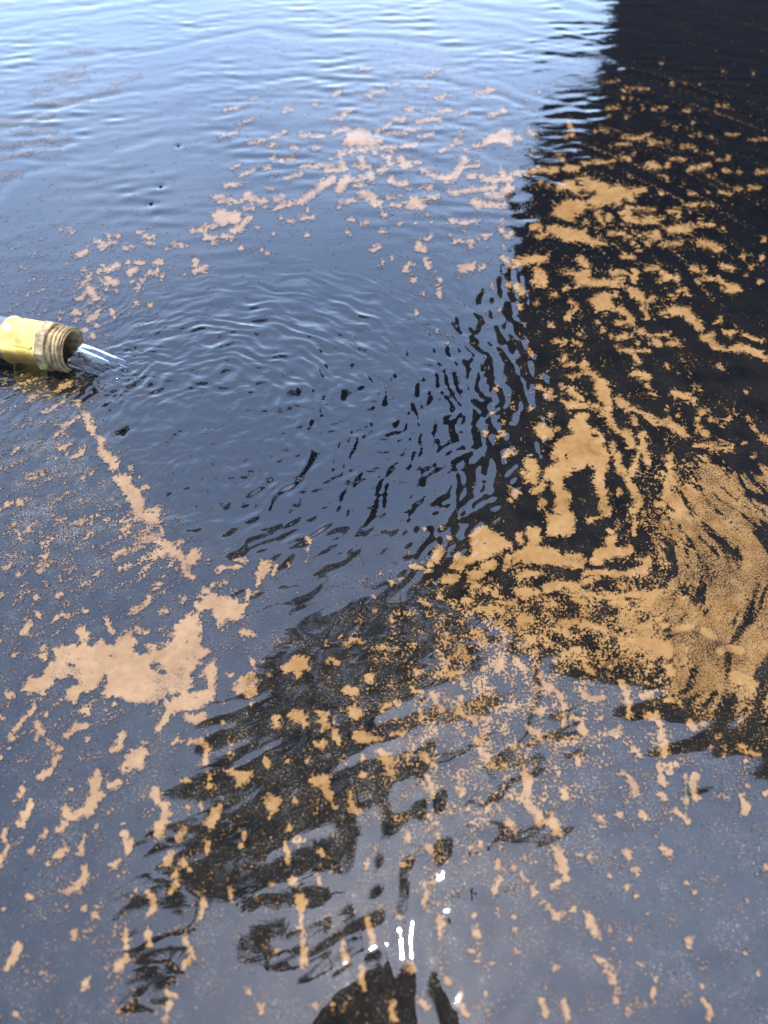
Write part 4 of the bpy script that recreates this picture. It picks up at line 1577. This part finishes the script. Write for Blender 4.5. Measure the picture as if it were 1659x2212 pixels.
for k in range(NS+1):
    s_ = k/NS; x_ = -11+46*s_; fl = max(0, x_)/35
    half = 9.2*(1-.30*fl); top = 2.4*(1-fl)+.1; bot = 6.0*(1-fl)+.3; zc = -2.6-9.6*fl**1.35
    ring_ = []
    for j in range(NC):
        a_ = 2*math.pi*j/NC; cy = math.cos(a_); sz = math.sin(a_)
        yy = half*math.copysign(abs(cy)**.8, cy); w_ = yy/half
        zz = zc+(top if sz > 0 else bot)*math.copysign(abs(sz)**.9, sz)
        zz -= (4.5*fl*(1-w_)*.5+1.5*fl*max(0, -w_))                 # the near side falls into the pond first
        zz += (.28*math.sin(yy*1.25+.6*math.sin(x_*.16))+.14*math.sin(yy*2.9+x_*.21))*min(1, fl*3)*(sz > 0)
        yy += 1.6*fl+.5*math.sin(x_*.22)*fl
        if x_ <= 0:
            rad = math.hypot(yy, zz)
            if rad > 9.6: yy *= 9.6/rad; zz *= 9.6/rad
        ring_.append(bm.verts.new((x_*mm, yy*mm, zz*mm)))
    rings.append(ring_)
for r0, r1 in zip(rings, rings[1:]):
    for j in range(NC): bm.faces.new((r0[j], r1[j], r1[(j+1) % NC], r0[(j+1) % NC]))
bm.faces.new(rings[0]); bm.faces.new(rings[-1][::-1])
bmesh.ops.recalc_face_normals(bm, faces=bm.faces)
st = from_bm('water_stream', bm, M['stream'], None, True); st.location = hose.location; st.rotation_euler = hose.rotation_euler
tag(st, 'clear stream of water pouring from the brass hose end', 'water stream')

# ------------------------------------------------------------------ small things afloat
M['seed'] = material('dark_seed', (.006, .005, .004), .9, 0, Specular_IOR_Level=.05); M['fibre'] = material('pale_fibre', (.07, .055, .035), .8)
for (px, py, L, wd, tn, label) in ((385, 314, .0022, .0014, .3, 'single dark seed floating in smooth blue water at upper left'),
                                   (347, 402, .0030, .0013, .5, 'dark speck with a bright dent, upper one of the pair below the lone seed'),
                                   (326, 438, .0034, .0014, .4, 'dark speck in the larger dent, lowest of the three floating seeds')):
    qx, qy = ground(px, py); bm = bmesh.new(); bmesh.ops.create_icosphere(bm, subdivisions=2, radius=1)
    for v in bm.verts:
        k = 1-.35*max(0, v.co.x); v.co = Vector((v.co.x*L/2, v.co.y*wd/2*k, v.co.z*wd*.4*k))
    o = from_bm('floating_seed', bm, M['seed'], None, True); o.rotation_euler.z = tn
    o.location = (float(qx), float(qy), float(height(np.array([qx]), np.array([qy]))[0])+.0004); tag(o, label, 'seed', 'seeds floating on the pond')
def afloat(name, pts, rad, mat, label, cat, seg=6):
    P3 = []
    for k in range(len(pts)-1):
        for j in range(8):
            t = j/8; P3.append((pts[k][0]*(1-t)+pts[k+1][0]*t, pts[k][1]*(1-t)+pts[k+1][1]*t))
    P3.append(pts[-1]); A_ = np.array(P3); gx_, gy_ = ground(A_[:, 0], A_[:, 1]); gz_ = height(gx_, gy_)+rad*1.4
    bm = bmesh.new(); n_ = len(A_); tube(bm, [(float(gx_[k]), float(gy_[k]), float(gz_[k])) for k in range(n_)], [rad*(.35+.65*math.sin(math.pi*(k+.5)/n_)) for k in range(n_)], seg)
    tag(from_bm(name, bm, mat, None, True), label, cat)
afloat('leaf_sliver', [(248, 936), (262, 932), (272, 927), (279, 922)], .0007, M['seed'], 'dark curled sliver floating right of the diagonal pollen trail', 'leaf sliver')
afloat('plant_fibre', [(938, 1476), (958, 1500), (972, 1516), (982, 1532)], .00016, M['fibre'], 'short straight pale fibre right of the dark tree reflection', 'fibre')
afloat('plant_fibre', [(960, 1592), (985, 1598), (1010, 1625), (1050, 1640), (1085, 1636)], .00014, M['fibre'], 'long curved pale fibre below the straight fibre', 'fibre')
afloat('plant_fibre', [(1479, 1672), (1481, 1700), (1480, 1730), (1482, 1758)], .0002, M['fibre'], 'upright pale stalk beside the pollen streak at lower right', 'fibre')

# ------------------------------------------------------------------ person bending over the pond with a phone (only mirrored, at the bottom edge)
M['dark_cloth'] = material('dark_cloth', (.012, .012, .015), .9); M['skin'] = material('skin', (.16, .09, .065), .6); M['phone'] = material('phone_black', (.01, .01, .011), .25)
J = {}; edges = []
def joint(nm, p, r_, parent=None):
    J[nm] = (len(J), p, r_)
    if parent: edges.append((J[parent][0], J[nm][0]))
joint('pelvis', (0, -.56, .90), (.15, .12)); joint('waist', (0, -.42, 1.04), (.135, .105), 'pelvis'); joint('chest', (0, -.20, 1.17), (.16, .12), 'waist')
joint('collar', (0, -.06, 1.235), (.10, .075), 'chest'); joint('neck', (0, .01, 1.25), (.055, .055), 'collar'); joint('skull', (0, .055, 1.235), (.085, .088), 'neck'); joint('face', (0, .100, 1.17), (.074, .08), 'skull'); joint('chin', (0, .08, 1.10), (.04, .045), 'face')
for sd, nm in ((-1, 'a'), (1, 'b')):
    joint('shoulder'+nm, (sd*.18, -.10, 1.19), (.062, .062), 'collar'); joint('elbow'+nm, (sd*.25, -.16, .86), (.043, .043), 'shoulder'+nm); joint('wrist'+nm, (sd*.085, -.09, .44), (.027, .03), 'elbow'+nm)
    joint('palm'+nm, (sd*.062, -.085, .37), (.018, .036), 'wrist'+nm)
    for q_, (dx_, dy_, dz_) in enumerate(((-.014, .055, -.012), (-.010, .040, -.030), (-.008, .020, -.045), (-.006, 0, -.055))):
        joint('f%d%s' % (q_, nm), (sd*(.062-.004), -.085+dy_*.6, .37+dz_*.6), (.009, .009), 'palm'+nm); joint('t%d%s' % (q_, nm), (sd*(.062+dx_*2), -.085+dy_, .37+dz_-.01), (.008, .008), 'f%d%s' % (q_, nm))
    joint('th'+nm, (sd*.045, -.115, .375), (.010, .010), 'palm'+nm); joint('tt'+nm, (sd*.022, -.118, .36), (.009, .009), 'th'+nm)
    joint('hip'+nm, (sd*.10, -.60, .84), (.09, .09), 'pelvis'); joint('knee'+nm, (sd*.12, -.60, .50), (.062, .062), 'hip'+nm); joint('ankle'+nm, (sd*.13, -.76, .13), (.042, .042), 'knee'+nm); joint('toe'+nm, (sd*.15, -.63, .085), (.04, .032), 'ankle'+nm)
me = bpy.data.meshes.new('person_body'); me.from_pydata([v[1] for v in J.values()], edges, [])
tmp = bpy.data.objects.new('person_body', me); COL.objects.link(tmp)
md = tmp.modifiers.new('skin', 'SKIN'); md.use_smooth_shade = True
for k, v in enumerate(J.values()):
    me.skin_vertices[0].data[k].radius = v[2]; me.skin_vertices[0].data[k].use_root = (k == 0)
sb = tmp.modifiers.new('sub', 'SUBSURF'); sb.levels = 2; sb.render_levels = 2
dg = bpy.context.evaluated_depsgraph_get(); body_me = bpy.data.meshes.new_from_object(tmp.evaluated_get(dg)); bpy.data.objects.remove(tmp)
person = empty('person', (0, -.72, .06)); tag(person, 'person in dark clothes bending over the pond, mirrored at the bottom edge', 'person')
INV = Matrix.Translation(-Vector((0, -.72, .06)))
body_me.materials.clear(); body_me.materials.append(M['dark_cloth']); body_me.materials.append(M['skin'])
for p in body_me.polygons:
    c = p.center; p.material_index = 1 if (c.y > .02 or (c.z < .46 and c.y > -.2)) else 0
body = bpy.data.objects.new('body', body_me); COL.objects.link(body); body.parent = person; body.matrix_parent_inverse = INV; body_me.shade_smooth()
bm = bmesh.new(); bmesh.ops.create_uvsphere(bm, u_segments=24, v_segments=14, radius=.108)
for v in list(bm.verts):
    if v.co.z < -.035: bm.verts.remove(v)
o = from_bm('hair', bm, M['dark_cloth'], None, True); o.location = (0, .062, 1.215); o.rotation_euler = (-.75, 0, 0); o.parent = person; o.matrix_parent_inverse = INV
for sd in (-1, 1):
    bm = bmesh.new(); bmesh.ops.create_uvsphere(bm, u_segments=10, v_segments=8, radius=.012)
    o = from_bm('eye', bm, M['phone'], None, True); o.location = (sd*.032, .147, 1.145); o.parent = person; o.matrix_parent_inverse = INV
phone = empty('smartphone', (0, 0, 0)); tag(phone, 'black smartphone held out over the water in both hands', 'phone')
def pbox(name, w_, h_, t_, off, mat):
    bm = bmesh.new(); bmesh.ops.create_cube(bm, size=1)
    for v in bm.verts: v.co = Vector((v.co.x*w_, v.co.y*h_, v.co.z*t_))
    bmesh.ops.bevel(bm, geom=bm.edges[:], offset=min(t_*.4, .003), segments=2, affect='EDGES')
    o = from_bm(name, bm, mat); o.parent = phone; o.location = off; return o
pbox('case', .076, .158, .008, (-.018, -.058, .014), M['phone']); pbox('screen', .070, .150, .0006, (-.018, -.058, .0186), M['pane'])
phone.location = cam.location; phone.rotation_euler = cam.rotation_euler
